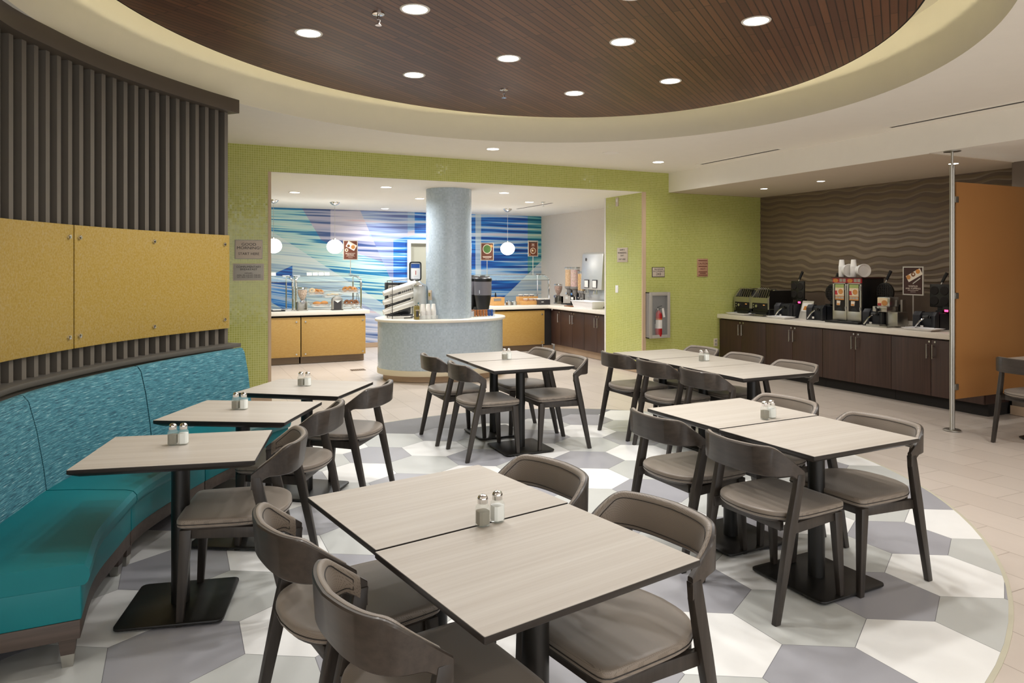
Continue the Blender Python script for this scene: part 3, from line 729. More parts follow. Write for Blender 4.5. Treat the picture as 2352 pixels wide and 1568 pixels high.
# ------------------------------------------------------------------ chairs
HP = [(0, -.290), (.09, -.286), (.165, -.268), (.216, -.232), (.236, -.185), (.240, -.14), (.240, -.098)]
PLAN = catmull([(-x, y) for x, y in HP[:0:-1]] + HP, 5)
PLAN = resample(PLAN, 56)
def z_top(t):
    q = max(0, abs(t) - .53) / .47; return .790 - .114 * ((q * q / .6 if q < .3 else q - .15) / .85)
def z_bot(t): t = abs(t); return .655 + .006 * t * t - (.058 * ((t - .80) / .2) ** 1.2 if t > .80 else 0)
def make_chair(label):
    t = thing('dining_chair', label, 'chair', (0, 0, 0), 0, 'dark wood dining chairs')
    n = len(PLAN); N = normals2(PLAN)           # right-hand side of left-to-right path = rear
    def pt(i, off, z):      # off>0 to the rear; top leans back
        lean = (z - .66) * .16 * max(0, 1 - abs(PLAN[i][0]) / .25); x, y = PLAN[i]
        return (x + N[i][0] * off, y + N[i][1] * off - lean, z)
    m = MB(); rings = []
    for i in range(n):
        s = 2 * i / (n - 1) - 1; zt, zb = z_top(s), z_bot(s); th = .017 + .004 * max(0, (abs(s) - .85) / .15)
        rings.append([pt(i, th, zb + .004), pt(i, th, zt - .005), pt(i, th - .004, zt), pt(i, .002, zt), pt(i, 0, zt - .003), pt(i, 0, zb + .003), pt(i, .003, zb), pt(i, th - .004, zb)])
    m.sect(rings); m.build('backrest', 'chair_wood', t, smooth=40)
    m = MB(); rings = []
    for i in range(2, n - 2):
        s = 2 * i / (n - 1) - 1; e = min(1, (1 - abs(s)) / .12); zt, zb = z_top(s) + .001, z_bot(s) + .006; h = zt - zb; q = -.004 - .011 * e
        rings.append([pt(i, 0, zb), pt(i, q * .8, zb + .004), pt(i, q, zb + .015), pt(i, q * 1.25, zb + h * .5), pt(i, q, zt - .016), pt(i, q * .8, zt - .003), pt(i, -.002, zt + .002), pt(i, .004, zt)])
    m.sect(rings); pad = m.build('backrest_pad', 'chair_fabric', t, smooth=60)
    P = [pt(i, -.0165, z_top(2 * i / (n - 1) - 1) - .017) for i in range(4, n - 4)] + [pt(i, -.0165, z_bot(2 * i / (n - 1) - 1) + .022) for i in range(n - 5, 3, -1)]
    m = MB(); m.tube(P + P[:1], .0016, 5); m.build('stitching', 'piping', pad)
    half = [(0, .232), (.12, .231), (.198, .228), (.222, .212), (.230, .18), (.236, .04), (.236, -.07), (.218, -.14), (.172, -.200), (.095, -.238), (0, -.250)]
    O = catmull(half, 3); O = O + [(-x, y) for x, y in O[-2:0:-1]]
    def rr(k, z, dish=0): return [(x * k, y * k, z - dish * (1 - min(1, (x / .24) ** 2 + (y / .24) ** 2))) for x, y in O]
    m = MB(); m.sect([rr(.965, .440), rr(.995, .446), rr(1.0, .455), rr(1.0, .470), rr(.992, .476), rr(.975, .479), rr(.9, .480, .002), rr(.6, .480, .009), rr(.2, .479, .010)]); m.build('seat_pad', 'chair_fabric', t, smooth=40)
    m = MB(); m.tube([p for p in rr(1.002, .4575)] + [rr(1.002, .4575)[0]], .0022, 5); m.build('seat_piping', 'piping', t)
    m = MB(); m.sect([rr(.93, .428), rr(.96, .441)]); m.build('seat_board', 'chair_wood', t)
    m = MB(); m.bar((-.19, .185, .412), (.19, .185, .412), .022, .045); m.bar((-.19, -.165, .412), (.19, -.165, .412), .022, .045)
    for s in (-1, 1):
        m.bar((s * .195, .19, .412), (s * .232, -.19, .408), .022, .048)
    m.build('seat_rail', 'leg_wood', t, bevel=.003)
    for s in (-1, 1):
        m = MB(); m.sect([[(s * .206 + x, .214 + y, 0) for x, y in ((-.013, -.015), (.013, -.015), (.013, .015), (-.013, .015))], [(s * .197 + x, .188 + y, .430) for x, y in ((-.02, -.026), (.02, -.026), (.02, .026), (-.02, .026))]]); m.build('leg', 'leg_wood', t, bevel=.004)
        m = MB(); q = lambda w, d: ((-w, -d), (w, -d), (w, d), (-w, d))
        m.sect([[(s * .243 + x, -.262 + y, 0) for x, y in q(.014, .0165)], [(s * .243 + x, -.172 + y, .41) for x, y in q(.0165, .025)], [(s * .2475 + x, -.128 + y, .60) for x, y in q(.0145, .024)], [(s * .2485 + x, -.117 + y, .662) for x, y in q(.0125, .022)]]); m.build('leg', 'leg_wood', t, bevel=.004)
    return t
CH = [  # table, side (-1 left, 1 right), rear-leg distance, shift along the table, twist, label
    ('F1', -1, .58, .015, 0, 'foreground chair seen from behind at the left, farther of the two'), ('F2', -1, .575, .045, 0, 'closest chair at the bottom, seen from behind with its curved wood back'),
    ('F1', 1, .56, 0, 0, 'chair tucked under the far right of the foreground table, only its padded back showing'), ('F2', 1, .56, 0, 0, 'chair with padded back pulled up to the right of the closest foreground table'),
    ('R1', -1, .575, 0, 0, 'chair on the left of the right-hand table pair, farther one, back to the camera'), ('R2', -1, .555, 0, 0, 'chair on the left of the right-hand table pair, nearer one, back to the camera'),
    ('R1', 1, .50, 0, 0, 'chair behind the shaker pair on the right-hand tables, padded back facing'), ('R2', 1, .50, -.03, 0, 'rightmost chair of the right-hand table pair, whole side visible'),
    ('M1', -1, .654, 0, 0, 'left chair at the far table before the tiled island'), ('M2', -1, .593, 0, 0, 'left chair at the near table before the tiled island'), ('M1', 1, .561, 0, 0, 'right chair at the far table before the tiled island'), ('M2', 1, .564, 0, 0, 'right chair at the near table before the tiled island, in side view'),
    ('B1', -1, .579, 0, 0, 'leftmost chair of the row of three tables by the green wall'), ('B2', -1, .58, 0, 0, 'middle chair on the left of the row of three tables'), ('B3', -1, .58, 0, 0, 'nearest chair on the left of the row of three tables'),
    ('B1', 1, .53, 0, 0, 'chair back nearest to the wall outlet, across the row of three tables'), ('B2', 1, .53, 0, 0, 'middle chair back along the dark cabinets across the row of three tables'), ('B3', 1, .53, 0, 0, 'nearest chair along the dark cabinets at the row of three tables'),
    ('N1', 1, .52, 0, 0, 'chair at the nearest banquette table'), ('N2', 1, .54, 0, 0, 'chair at the second banquette table'), ('N3', 1, .56, 0, 0, 'chair at the farthest banquette table'), ('S1', -1, .58, 0, 0, 'chair cut by the right edge of the picture, before the amber screen')]
C0 = None
for tb, sd, dd, sh, tw, lab in CH:
    x, y, a = TB[tb]; a = rad(a); ox, oy = R2(a, sd * (dd - .262), sh); h = a + (-PI / 2 if sd < 0 else PI / 2) + rad(tw)
    if C0 is None: C0 = make_chair(lab); C0.location = (x + ox, y + oy, 0); C0.rotation_euler = (0, 0, h)
    else: dup(C0, (x + ox, y + oy, 0), h, lab)

# ------------------------------------------------------------------ salt and pepper shakers
def make_shaker(label, fill):
    t = thing(fill + '_shaker', label, 'shaker', (0, 0, .75), 0, 'glass shakers on the tables')
    def oc(w, z): c = w * .62; return [(x, y, z) for x, y in ((w, -c), (w, c), (c, w), (-c, w), (-w, c), (-w, -c), (-c, -w), (c, -w))]
    m = MB(); m.sect([oc(.019, 0), oc(.0215, .003), oc(.0215, .058), oc(.0195, .066), oc(.0150, .073), oc(.0148, .080)]); m.build('jar', 'clear_glass', t, smooth=30)
    m = MB(); m.sect([oc(.0180, .006), oc(.0195, .009), oc(.0195, .050 if fill == 'pepper' else .056)]); m.build('contents', fill, t, smooth=0)
    m = MB(); m.lathe([(.0165, .075), (.0175, .077), (.0175, .086), (.0182, .088), (.0178, .093), (.0140, .100), (.0075, .1035), (.002, .104)], n=20); m.build('cap', 'chrome', t)
    return t
SH = [('F', .925, 2.185, .985, 2.200, 10, 'foreground tables'), ('R', 3.010, 3.025, 3.068, 3.032, 2, 'right-hand table pair'), ('M', 2.752, 5.985, 2.802, 5.995, 0, 'tables before the tiled island'), ('B', 4.340, 5.135, 4.394, 5.128, 0, 'row of three tables'),
      ('N1', -.012, 3.816, .035, 3.803, -14, 'nearest banquette table'), ('N2', .330, 4.602, .373, 4.580, -29, 'second banquette table'), ('N3', .820, 5.302, .863, 5.278, -36, 'farthest banquette table')]
P0 = Q0 = None
for k, px, py, sx, sy, a, w in SH:
    lp, ls = 'glass pepper shaker with chrome cap on the ' + w, 'glass salt shaker with chrome cap on the ' + w
    if P0 is None:
        P0, Q0 = make_shaker(lp, 'pepper'), make_shaker(ls, 'salt')
        for o, x, y in ((P0, px, py), (Q0, sx, sy)): o.location = (x, y, .75); o.rotation_euler = (0, 0, rad(a))
    else: dup(P0, (px, py, .75), rad(a), lp); dup(Q0, (sx, sy, .75), rad(a), ls)

# ------------------------------------------------------------------ buffet counters
def yellow_cabinet(x0, x1, y, y1, label, bolts):
    t = thing('buffet_cabinet', label, 'cabinet', ((x0 + x1) / 2, (y + y1) / 2, 0), 0, 'honey yellow buffet cabinets'); inv = Matrix.Translation(-Vector(t.location))
    m = MB(); m.box(x0 + .004, x1 - .004, y + .035, y1, .12, .805); m.xf(inv).build('body', 'void_dark', t)
    m = MB(); m.box(x0 + .004, x1 - .004, y, y + .022, .122, .772); m.xf(inv).build('panel', 'honey_panel', t, bevel=.002)
    m = MB(); m.box(x0 + .004, x1 - .012, y + .09, y1 - .05, 0, .12); m.xf(inv).build('toe_kick', 'kick_brown', t)
    for bx in bolts:
        for z in (.165, .70): m = MB(); m.cyl((bx, y + .01, z), (bx, y - .012, z), .014, n=14); m.xf(inv).build('standoff_bolt', 'steel', t, bevel=.002)
yellow_cabinet(.55, 1.868, 12.11, 12.95, 'yellow buffet cabinet cut by the left wall edge', (1.80,))
yellow_cabinet(1.876, 2.95, 12.11, 12.95, 'yellow buffet cabinet under the bagel trays', (1.945, 2.90))
yellow_cabinet(4.7, 6.42, 12.11, 12.95, 'yellow buffet cabinet right of the tiled island', (4.78, 6.36))
m = MB(); m.box(.5, 3.012, 12.075, 13.0, .806, .872); tag(m.build('worktop', 'counter_white', bevel=.006), 'white countertop on the left yellow buffet cabinets', 'countertop')
m = MB(); m.prism([(4.65, 12.075), (6.48, 12.075), (6.48, 9.9), (7.385, 9.9), (7.385, 13.0), (4.65, 13.0)], .806, .872); tag(m.build('worktop', 'counter_white', bevel=.006), 'white L-shaped countertop in the right corner of the buffet', 'countertop')
def handle(m, a, b, stand):
    m.cyl(a, b, .006, n=8); d = Vector(b) - Vector(a)
    for t in (.12, .88): p = Vector(a) + d * t; m.cyl(p, p + Vector(stand), .005, n=8)
def wood_cabinet(xf, xb, y0, y1, label, group, splits, hands, z0=.13, kick='kick_tan', ktop=.775, lock=True):
    t = thing('base_cabinet', label, 'cabinet', ((xf + xb) / 2, (y0 + y1) / 2, 0), 0, group); inv = Matrix.Translation(-Vector(t.location))
    m = MB(); m.box(xf + .03, xb, y0 + .002, y1 - .002, z0, ktop + .025); m.xf(inv).build('carcass', 'cabinet_wood', t)
    m = MB(); m.box(xf + .08, xb - .05, y0 + .002, y1 - .002, 0, z0); m.xf(inv).build('toe_kick', kick, t)
    es = [y0] + splits + [y1]
    for a, b, hy in zip(es, es[1:], hands):
        m = MB(); m.box(xf, xf + .022, a + .003, b - .003, z0 + .003, ktop); dd = m.xf(inv).build('door', 'cabinet_wood', t, bevel=.001)
        m = MB(); handle(m, (xf - .032, hy, .56), (xf - .032, hy, .725), (.034, 0, 0)); m.xf(inv).build('handle', 'steel', dd)
        m = MB(); m.cyl((xf + .004, hy - .015, .752), (xf - .006, hy - .015, .752), .011); m.xf(inv).build('lock', 'steel', dd)
kw = dict(group='dark cabinets under the cereal dispensers')
wood_cabinet(6.55, 7.38, 11.72, 12.09, 'narrow dark wood cabinet in the buffet corner, single handle', splits=[], hands=[11.78], **kw)
wood_cabinet(6.55, 7.38, 10.86, 11.72, 'dark wood double cabinet below the cereal dispensers', splits=[11.28], hands=[11.235, 11.325], **kw)
wood_cabinet(6.55, 7.38, 9.92, 10.86, 'dark wood double cabinet below the juice machine', splits=[10.44], hands=[10.39, 10.48], **kw)
t = thing('corner_filler', 'narrow dark filler panel between the yellow and dark buffet cabinets', 'filler panel', (6.5, 12.13, 0)); m = MB(); m.box(-.085, .07, -.02, .04, .10, .80); m.build('panel', 'void_dark', t); m = MB(); m.box(-.085, .12, .02, .05, 0, .10); m.build('kick', 'kick_tan', t)
kw = dict(group='dark cabinets under the waffle counter', kick='void_dark')
for y0, y1, hc, l in ((7.84, 8.82, 8.343, 'dark wood double cabinet touching the green wall, under the toasters'), (6.83, 7.84, 7.344, 'dark wood double cabinet under the first two waffle makers'), (5.82, 6.83, 6.325, 'dark wood double cabinet under the hot cereal dispenser'), (4.73, 5.82, 5.318, 'dark wood double cabinet at the metal pole end of the counter')):
    wood_cabinet(7.82, 8.69, y0, y1, l, splits=[hc], hands=[hc - .034, hc + .034], **kw)
m = MB(); m.box(7.78, 8.685, 4.70, 8.835, .796, .86); tag(m.build('worktop', 'counter_white', bevel=.006), 'long white countertop under the waffle makers', 'countertop')
m = MB(); m.box(8.685, 8.70, 4.70, 8.835, .86, .90); struct(m.build('trim_4', 'counter_white'))

# ------------------------------------------------------------------ tiled island and column
IC = (3.57, 10.0)
def oval(a, b, n=72, c=IC): return [(c[0] + a * math.cos(2 * PI * i / n), c[1] + b * math.sin(2 * PI * i / n)) for i in range(n)]
def uvwall(m, pts, z0, z1, close=True):
    L = 0; n = len(pts)
    for i in range(n):
        p, q = pts[i], pts[(i + 1) % n]; d = math.dist(p, q)
        m.add([(*p, z0), (*q, z0), (*q, z1), (*p, z1)], [(0, 1, 2, 3)], [[(L, z0), (L + d, z0), (L + d, z1), (L, z1)]]); L += d
    return m
def weld(o, ang=60):
    bm = bmesh.new(); bm.from_mesh(o.data); bmesh.ops.remove_doubles(bm, verts=bm.verts, dist=1e-5); bm.to_mesh(o.data); bm.free(); o.data.set_sharp_from_angle(angle=math.radians(ang)); return o
isl = thing('serving_island', 'oval island clad in pale blue mosaic tiles around the column', 'island', IC + (0,)); inv = Matrix.Translation((-IC[0], -IC[1], 0))
m = uvwall(MB(), oval(.945, .70), .165, .845); weld(m.xf(inv).build('tiled_body', 'tile_pearl', isl))
m = MB(); m.prism(oval(.955, .71), .09, .168); m.xf(inv).build('base_band', 'base_cream', isl, bevel=.004)
m = MB(); m.prism(oval(.87, .62), 0, .092); m.xf(inv).build('toe_kick', 'kick_tan', isl)
m = MB(); m.sect([[(x, y, z) for x, y in oval(a, b)] for a, b, z in ((.95, .70, .832), (.978, .728, .832), (.986, .736, .839), (.986, .736, .864), (.978, .728, .872))]); m.xf(inv).build('worktop', 'counter_white', isl, smooth=50)
m = uvwall(MB(), oval(.33, .33, 72, (3.6, 9.77)), .8722, KC - .006); col = tag(weld(m.build('tiled_column', 'tile_pearl')), 'round column of pale blue mosaic tiles standing on the oval island', 'column')
m = MB(); m.box(3.176, 3.222, 9.62, 9.66, 1.137, 1.277); 
t = thing('wall_thermostat', 'small beige control plate on the left side of the tiled column', 'control plate', (3.262, 9.62, 1.207)); m = MB(); m.cbox((0, 0, 0), (.022, .06, .14), .38); m.build('plate', 'sign_tan', t, bevel=.003); m = MB(); m.cbox((-.012, -.005, .01), (.006, .03, .05), .38); m.build('button', 'tea_olive', t)

# ------------------------------------------------------------------ signs on walls
def wall_sign(name, label, cat, c, w, h, axis, face, lines, mat='sign_grey', ink='ink', rim=None, group=None):
    """axis 'x' for the green wall (faces -y), 'y' for the opening's side (faces -x)"""
    t = thing(name, label, cat, c, 0, group); d = .012
    m = MB(); (m.box(-w / 2, w / 2, -d, .004, -h / 2, h / 2) if axis == 'x' else m.box(-d, .004, -w / 2, w / 2, -h / 2, h / 2)); m.build('plate', mat, t, bevel=.002)
    if rim:
        m = MB(); m.box(-w / 2 - .008, w / 2 + .008, -.006, .004, -h / 2 - .008, h / 2 + .008) if axis == 'x' else m.box(-.006, .004, -w / 2 - .008, w / 2 + .008, -h / 2 - .008, h / 2 + .008); m.build('back_plate', rim, t)
    r = rot_face(0, -1) if axis == 'x' else rot_face(-1, 0)
    for k, (body, z, size, sx) in enumerate(lines):
        text_mesh('lettering', body, size, ink, t, Vector((0, -d - .0006, z)) if axis == 'x' else Vector((-d - .0006, 0, z)), r, sx=sx)
    return t
wall_sign('welcome_sign', 'tan sign reading good morning start here, upper of two by the opening', 'sign', (.774, GW, 1.812), .292, .208, 'x', 0, [('GOOD', .058, .046, 1.15), ('MORNING!', .016, .046, 1.15), ('START HERE', -.052, .042, 1.0)], 'sign_tan', rim='sign_grey')
wall_sign('hours_sign', 'grey sign with complimentary breakfast hours, lower of two by the opening', 'sign', (.773, GW, 1.548), .325, .182, 'x', 0, [('COMPLIMENTARY', .06, .032, 1.05), ('BREAKFAST', .031, .032, 1.15), ('HOURS:', -.014, .022, 1.15), ('MON.- FRI. 6:30 AM - 9:30 AM', -.038, .022, .92), ('SAT.- SUN. 7:00 AM - 9:30 AM', -.06, .022, .92)], 'sign_grey', rim='sign_tan')
wall_sign('occupancy_sign', 'small grey sign reading maximum occupancy 243 above the extinguisher', 'sign', (6.638, GW, 1.527), .22, .135, 'x', 0, [('MAXIMUM', .042, .032, 1.1), ('OCCUPANCY', .012, .032, 1.05), ('243', -.03, .052, 1.2)], 'sign_tan', rim='dark_grey')
t = wall_sign('caution_sign', 'peach caution sign with brown print on the green wall', 'sign', (7.488, GW, 1.595), .208, .28, 'x', 0, [('CAUTION', .062, .042, 1.0), ('HOT', -.022, .046, 1.0)], 'sign_peach', 'poster_brown')
m = MB()
for z, w in ((.11, .18), (.02, .17), (-.065, .17), (-.088, .12), (-.118, .17)): m.box(-w / 2, w / 2, -.0135, -.012, z - .006, z + .006)
m.build('fine_print', 'poster_brown', t)
wall_sign('farewell_sign', 'pale sign reading have a wonderful day exit here, on the opening side', 'sign', (OX1, 9.368, 1.795), .285, .225, 'y', 0, [('HAVE A', .078, .036, 1.1), ('WONDERFUL', .032, .036, 1.1), ('DAY!', -.012, .036, 1.1), ('EXIT HERE', -.07, .036, 1.1)], 'sign_tan')
def wall_plate(name, label, cat, c, w, h, axis, mat, extra):
    t = thing(name, label, cat, c); m = MB(); d = .008
    (m.box(-w / 2, w / 2, -d, .003, -h / 2, h / 2) if axis == 'x' else m.box(-d, .003, -w / 2, w / 2, -h / 2, h / 2)); m.build('plate', mat, t, bevel=.002)
    m = MB()
    for (a, z, ww, hh) in extra: (m.box(a - ww / 2, a + ww / 2, -d - .004, -d, z - hh / 2, z + hh / 2) if axis == 'x' else m.box(-d - .004, -d, a - ww / 2, a + ww / 2, z - hh / 2, z + hh / 2))
    m.build('inset', 'paper_white' if axis == 'y' else 'sign_grey', t)
wall_plate('wall_outlet', 'cream power outlet low on the green wall beside the dark cabinets', 'outlet', (7.752, GW, .41), .078, .125, 'x', 'base_cream', [(0, .028, .034, .03), (0, -.028, .034, .03)])
wall_plate('light_switch', 'white light switch on the tiled side of the opening', 'switch', (OX1, 9.53, 1.255), .075, .118, 'y', 'porcelain', [(0, 0, .03, .06)])
wall_plate('wall_sensor', 'pale sensor box high on the tiled side of the opening', 'sensor', (OX1, 9.524, 2.64), .075, .14, 'y', 'sign_tan', [(0, .02, .03, .04)])
# fire extinguisher cabinet
fx = thing('extinguisher_cabinet', 'grey metal wall cabinet with a glazed door on the green wall', 'cabinet', (6.59, GW, .88))
m = MB(); W, H, D = .19, .345, .10
m.box(-W, W, -.004, .002, -H, H); m.box(-W, -W + .012, -D, 0, -H, H); m.box(W - .012, W, -D, 0, -H, H); m.box(-W, W, -D, 0, H - .012, H); m.box(-W, W, -D, 0, -H, -H + .012); m.build('box', 'grey_plastic', fx)
m = MB(); m.box(-W, -W + .05, -D - .012, -D, -H, H); m.box(W - .05, W, -D - .012, -D, -H, H); m.box(-W + .05, W - .05, -D - .012, -D, H - .05, H); m.box(-W + .05, W - .05, -D - .012, -D, -H, -H + .05); dr = m.build('door_frame', 'sign_grey', fx, bevel=.003)
m = MB(); m.box(-W + .05, W - .05, -D - .006, -D - .003, -H + .05, H - .05); m.build('pane', 'display_glass', dr)
fe = thing('fire_extinguisher', 'red fire extinguisher with a white tag inside the grey wall cabinet', 'fire extinguisher', (6.60, GW - .06, .55))
m = MB(); m.lathe([(.03, 0), (.052, .006), (.055, .02), (.055, .33), (.048, .36), (.025, .385), (.02, .40)], n=24); m.build('cylinder', 'red_paint', fe, smooth=50)
m = MB(); m.lathe([(.0556, .13), (.0556, .26)], n=24, cap=False); m.build('instruction_label', 'label_white', fe)
m = MB(); m.lathe([(.0558, .268), (.0558, .278)], n=24, cap=False); m.build('orange_band', 'orange_food', fe)
m = MB(); m.cyl((0, 0, .395), (0, 0, .44), .016); m.bar((-.02, 0, .445), (.06, 0, .468), .016, .012); m.bar((-.01, 0, .432), (.06, 0, .425), .016, .010); m.build('valve_handle', 'black_metal', fe)
m = MB(); m.tube([(-.015, 0, .425), (-.05, 0, .41), (-.062, 0, .36), (-.063, 0, .25), (-.064, 0, .2)], .008); m.build('hose', 'black_plastic', fe)
m = MB(); m.cyl((-.026, -.012, .42), (-.026, -.02, .42), .014); m.build('gauge', 'chrome', fe)
m = MB(); m.bar((.032, -.060, .435), (.058, -.062, .30), .038, .002, up=(0, 1, 0)); m.build('inspection_tag', 'label_white', fe)

# ------------------------------------------------------------------ divider post and amber screen
t = thing('divider_post', 'slim twin-tube metal pole from floor to bulkhead beside the amber screen', 'pole', (6.915, 4.485, 0))
m = MB(); m.lathe([(.078, 0), (.078, .008), (.07, .013), (.03, .014)], n=32); m.build('base_plate', 'brushed', t)
for s in (-1, 1): m = MB(); m.cyl((s * .0195, s * .004, .012), (s * .0195, s * .004, 2.61), .0165, n=16); m.build('tube', 'brushed', t)
m = MB(); m.cyl((0, 0, 2.58), (0, 0, 2.74), .012, n=12); m.build('top_rod', 'brushed', t)
m = MB(); m.lathe([(.075, 2.749), (.075, 2.742), (.02, 2.736)], n=28); m.build('top_plate', 'brushed', t)
t = thing('divider_screen', 'translucent amber screen panel fixed to the metal pole', 'screen', (7.6, 4.485, .304))
m = MB(); m.box(-.632, .648, -.008, .008, 0, 2.144); m.build('panel', 'amber_panel', t, bevel=.002)
for z in (.12, 1.02, 1.97): m = MB(); m.box(-.66, -.605, -.016, .016, z - .03, z + .03); m.build('clip', 'brushed', t, bevel=.003)
t = thing('floor_vent', 'small dark metal floor plate left of the tiled island', 'floor plate', (2.576, 11.083, 0)); m = MB(); m.box(-.11, .11, -.07, .07, -.003, .003); m.build('plate', 'kick_brown', t); m = MB(); [m.box(-.10 + k * .03, -.09 + k * .03, -.055, .055, .003, .004) for k in range(7)]; m.build('grille', 'void_dark', t)

# ------------------------------------------------------------------ poster stands
def poster(label, c, w, h, axis, stem, art, bg='poster_brown', title=()):
    """c = centre of the panel; faces -y or -x; stem = length of the rod below"""
    t = thing('poster_stand', label, 'poster', c, 0 if axis == 'x' else -PI / 2, 'brown menu posters on stems')
    f = .014
    m = MB(); m.box(-w / 2, w / 2, 0, .012, h / 2 - f, h / 2); m.box(-w / 2, w / 2, 0, .012, -h / 2, -h / 2 + f); m.box(-w / 2, -w / 2 + f, 0, .012, -h / 2 + f, h / 2 - f); m.box(w / 2 - f, w / 2, 0, .012, -h / 2 + f, h / 2 - f); m.build('frame', 'frame_silver', t)
    m = MB(); m.box(-w / 2 + f, w / 2 - f, .004, .010, -h / 2 + f, h / 2 - f); pic = m.build('print', bg, t)
    m = MB(); m.cyl((0, .006, -h / 2), (0, .006, -h / 2 - stem), .007, n=8); m.build('stem', 'frame_silver', t)
    m = MB(); m.lathe([(.045, -h / 2 - stem), (.045, -h / 2 - stem + .008), (.012, -h / 2 - stem + .014)], (0, .006), 16); m.build('foot', 'frame_silver', t)
    def disc(x, z, r, y, mat, name, r2=None):
        m = MB(); m.sect([[(x + r * math.cos(2 * PI * i / 24), yy, z + (r2 or r) * math.sin(2 * PI * i / 24)) for i in range(24)] for yy in (y, y + .001)]); m.build(name, mat, pic)
    def quad(x, z, a, b, ang, y, mat, name):
        c_, s_ = math.cos(ang), math.sin(ang); m = MB(); m.sect([[(x + c_ * p - s_ * q, yy, z + s_ * p + c_ * q) for p, q in ((-a, -b), (a, -b), (a, b), (-a, b))] for yy in (y, y + .001)]); m.build(name, mat, pic)
    art(disc, quad, w, h)
    for body, z, size in title: text_mesh('title', body, size, 'ink_white', t, Vector((0, .0030, z)), rot_face(0, -1), sx=1.0)
    return t
def bars(quad, rows):
    for z, a, b in rows: quad(0, z, a, b, 0, .0025, 'ink_white', 'text_line')
def art_pastry(disc, quad, w, h):
    quad(.015, .075, .085, .055, -.5, .0032, 'paper_white', 'plate'); quad(.03, .115, .07, .012, -.5, .0030, 'plate_cream', 'napkin'); disc(.045, .055, .036, .0018, 'pastry_gold', 'pastry'); disc(-.035, .075, .025, .0020, 'pastry_brown', 'fruit'); disc(-.07, -.0, .03, .0032, 'plate_cream', 'cup'); disc(-.07, -.0, .016, .0020, 'pastry_brown', 'coffee')
    bars(quad, [(-.108, .075, .0022), (-.132, .04, .002)])
poster('brown breakfast pastries poster beside the globe pendant', (2.82, 12.7, 1.905), .262, .352, 'x', .255, art_pastry, title=[('BREAKFAST', -.062, .034), ('PASTRIES', -.088, .030)])
def art_salad(disc, quad, w, h):
    disc(0, .05, .092, .0032, 'plate_cream', 'bowl'); disc(0, .05, .078, .0020, 'salad_green', 'leaves'); disc(.085, .105, .03, .0026, 'bamboo', 'garnish'); bars(quad, [(-.095, .095, .005), (-.113, .085, .005), (-.135, .04, .002)])
poster('brown poster with a bowl of green leaves right of the column', (5.428, 12.6, 1.90), .275, .345, 'x', .285, art_salad)
def art_bowl(disc, quad, w, h):
    quad(0, .135, .10, .018, 0, .0030, 'dark_grey', 'header_strip'); disc(0, -.045, .062, .0032, 'plate_cream', 'bowl'); disc(0, -.045, .05, .0020, 'pastry_brown', 'filling'); disc(-.012, -.04, .02, .0012, 'pastry_pale', 'topping'); disc(-.07, -.115, .014, .0028, 'pastry_gold', 'crumbs'); bars(quad, [(.137, .085, .004), (.09, .03, .004), (.072, .025, .004), (.054, .035, .004)])
poster('small brown poster with an oatmeal bowl nearest to the beige buffet wall', (6.42, 12.6, 1.97), .222, .315, 'x', .375, art_bowl)
def art_waffle(disc, quad, w, h):
    quad(.015, .07, .105, .042, .5, .0032, 'plate_cream', 'platter'); [disc(-.06 + .062 * k, .045 + .036 * k, .028, .0018, mt, 'waffle') for k, mt in enumerate(('pastry_gold', 'pastry_brown', 'orange_food'))]; disc(.005, .083, .012, .0008, 'plate_cream', 'cream'); quad(.045, .0, .06, .006, .62, .0030, 'frame_silver', 'fork'); bars(quad, [(-.118, .07, .0022), (-.138, .035, .0018)])
poster('brown waffles and toppings poster against the wave wall', (8.30, 5.88, 1.434), .275, .358, 'y', .395, art_waffle, 'poster_dark', [('WAFFLES', -.068, .030), ('AND TOPPINGS', -.096, .028)])

# ------------------------------------------------------------------ sneeze guards
def guard(x0, x1, yf, yb, label, right=True, left=True):
    t = thing('sneeze_guard', label, 'sneeze guard', ((x0 + x1) / 2, yf, .872), 0, 'glass sneeze guards on the buffet'); h = (x1 - x0) / 2; d = yb - yf
    for s, on in ((-1, left), (1, right)):
        if not on: continue
        m = MB(); m.tube([(s * h, 0, .004), (s * h, 0, .48), (s * h, .02, .515), (s * (h - .03), .07, .55), (s * (h - .05), d, .575)], .014, 10); m.cyl((s * h, 0, 0), (s * h, 0, .01), .03, n=16); m.cyl((s * h, 0, .40), (s * h, 0, .47), .02, n=12); m.build('post', 'chrome', t)
        m = MB(); m.cyl((s * (h - .05), d, 0), (s * (h - .05), d, .58), .012, n=10); m.cyl((s * (h - .05), d, 0), (s * (h - .05), d, .01), .026, n=14); m.cbox((s * (h - .06), d - .02, .575), (.11, .10, .03)); m.build('rear_post', 'chrome', t)
    m = MB(); m.sect([[(-h, -.03, .478), (h, -.03, .478), (h, -.022, .484), (-h, -.022, .484)], [(-h, .16, .572), (h, .16, .572), (h, .155, .580), (-h, .155, .580)]]); m.build('front_pane', 'guard_glass', t, smooth=0)
    m = MB(); m.box(-h, h, .16, d + .12, .574, .582); m.build('top_pane', 'guard_glass', t)
    m = MB(); m.cyl((-h, -.028, .478), (h, -.028, .478), .004, n=6); m.cyl((-h, .158, .578), (h, .158, .578), .004, n=6); m.build('pane_edge', 'dark_grey', t)
guard(1.83, 2.925, 12.35, 12.75, 'glass sneeze guard with chrome posts over the bagel trays')
guard(.6, 1.775, 12.35, 12.75, 'glass sneeze guard at the left edge of the opening', left=False)
guard(4.9, 6.642, 12.35, 12.75, 'long glass sneeze guard over the condiment rack', left=False)
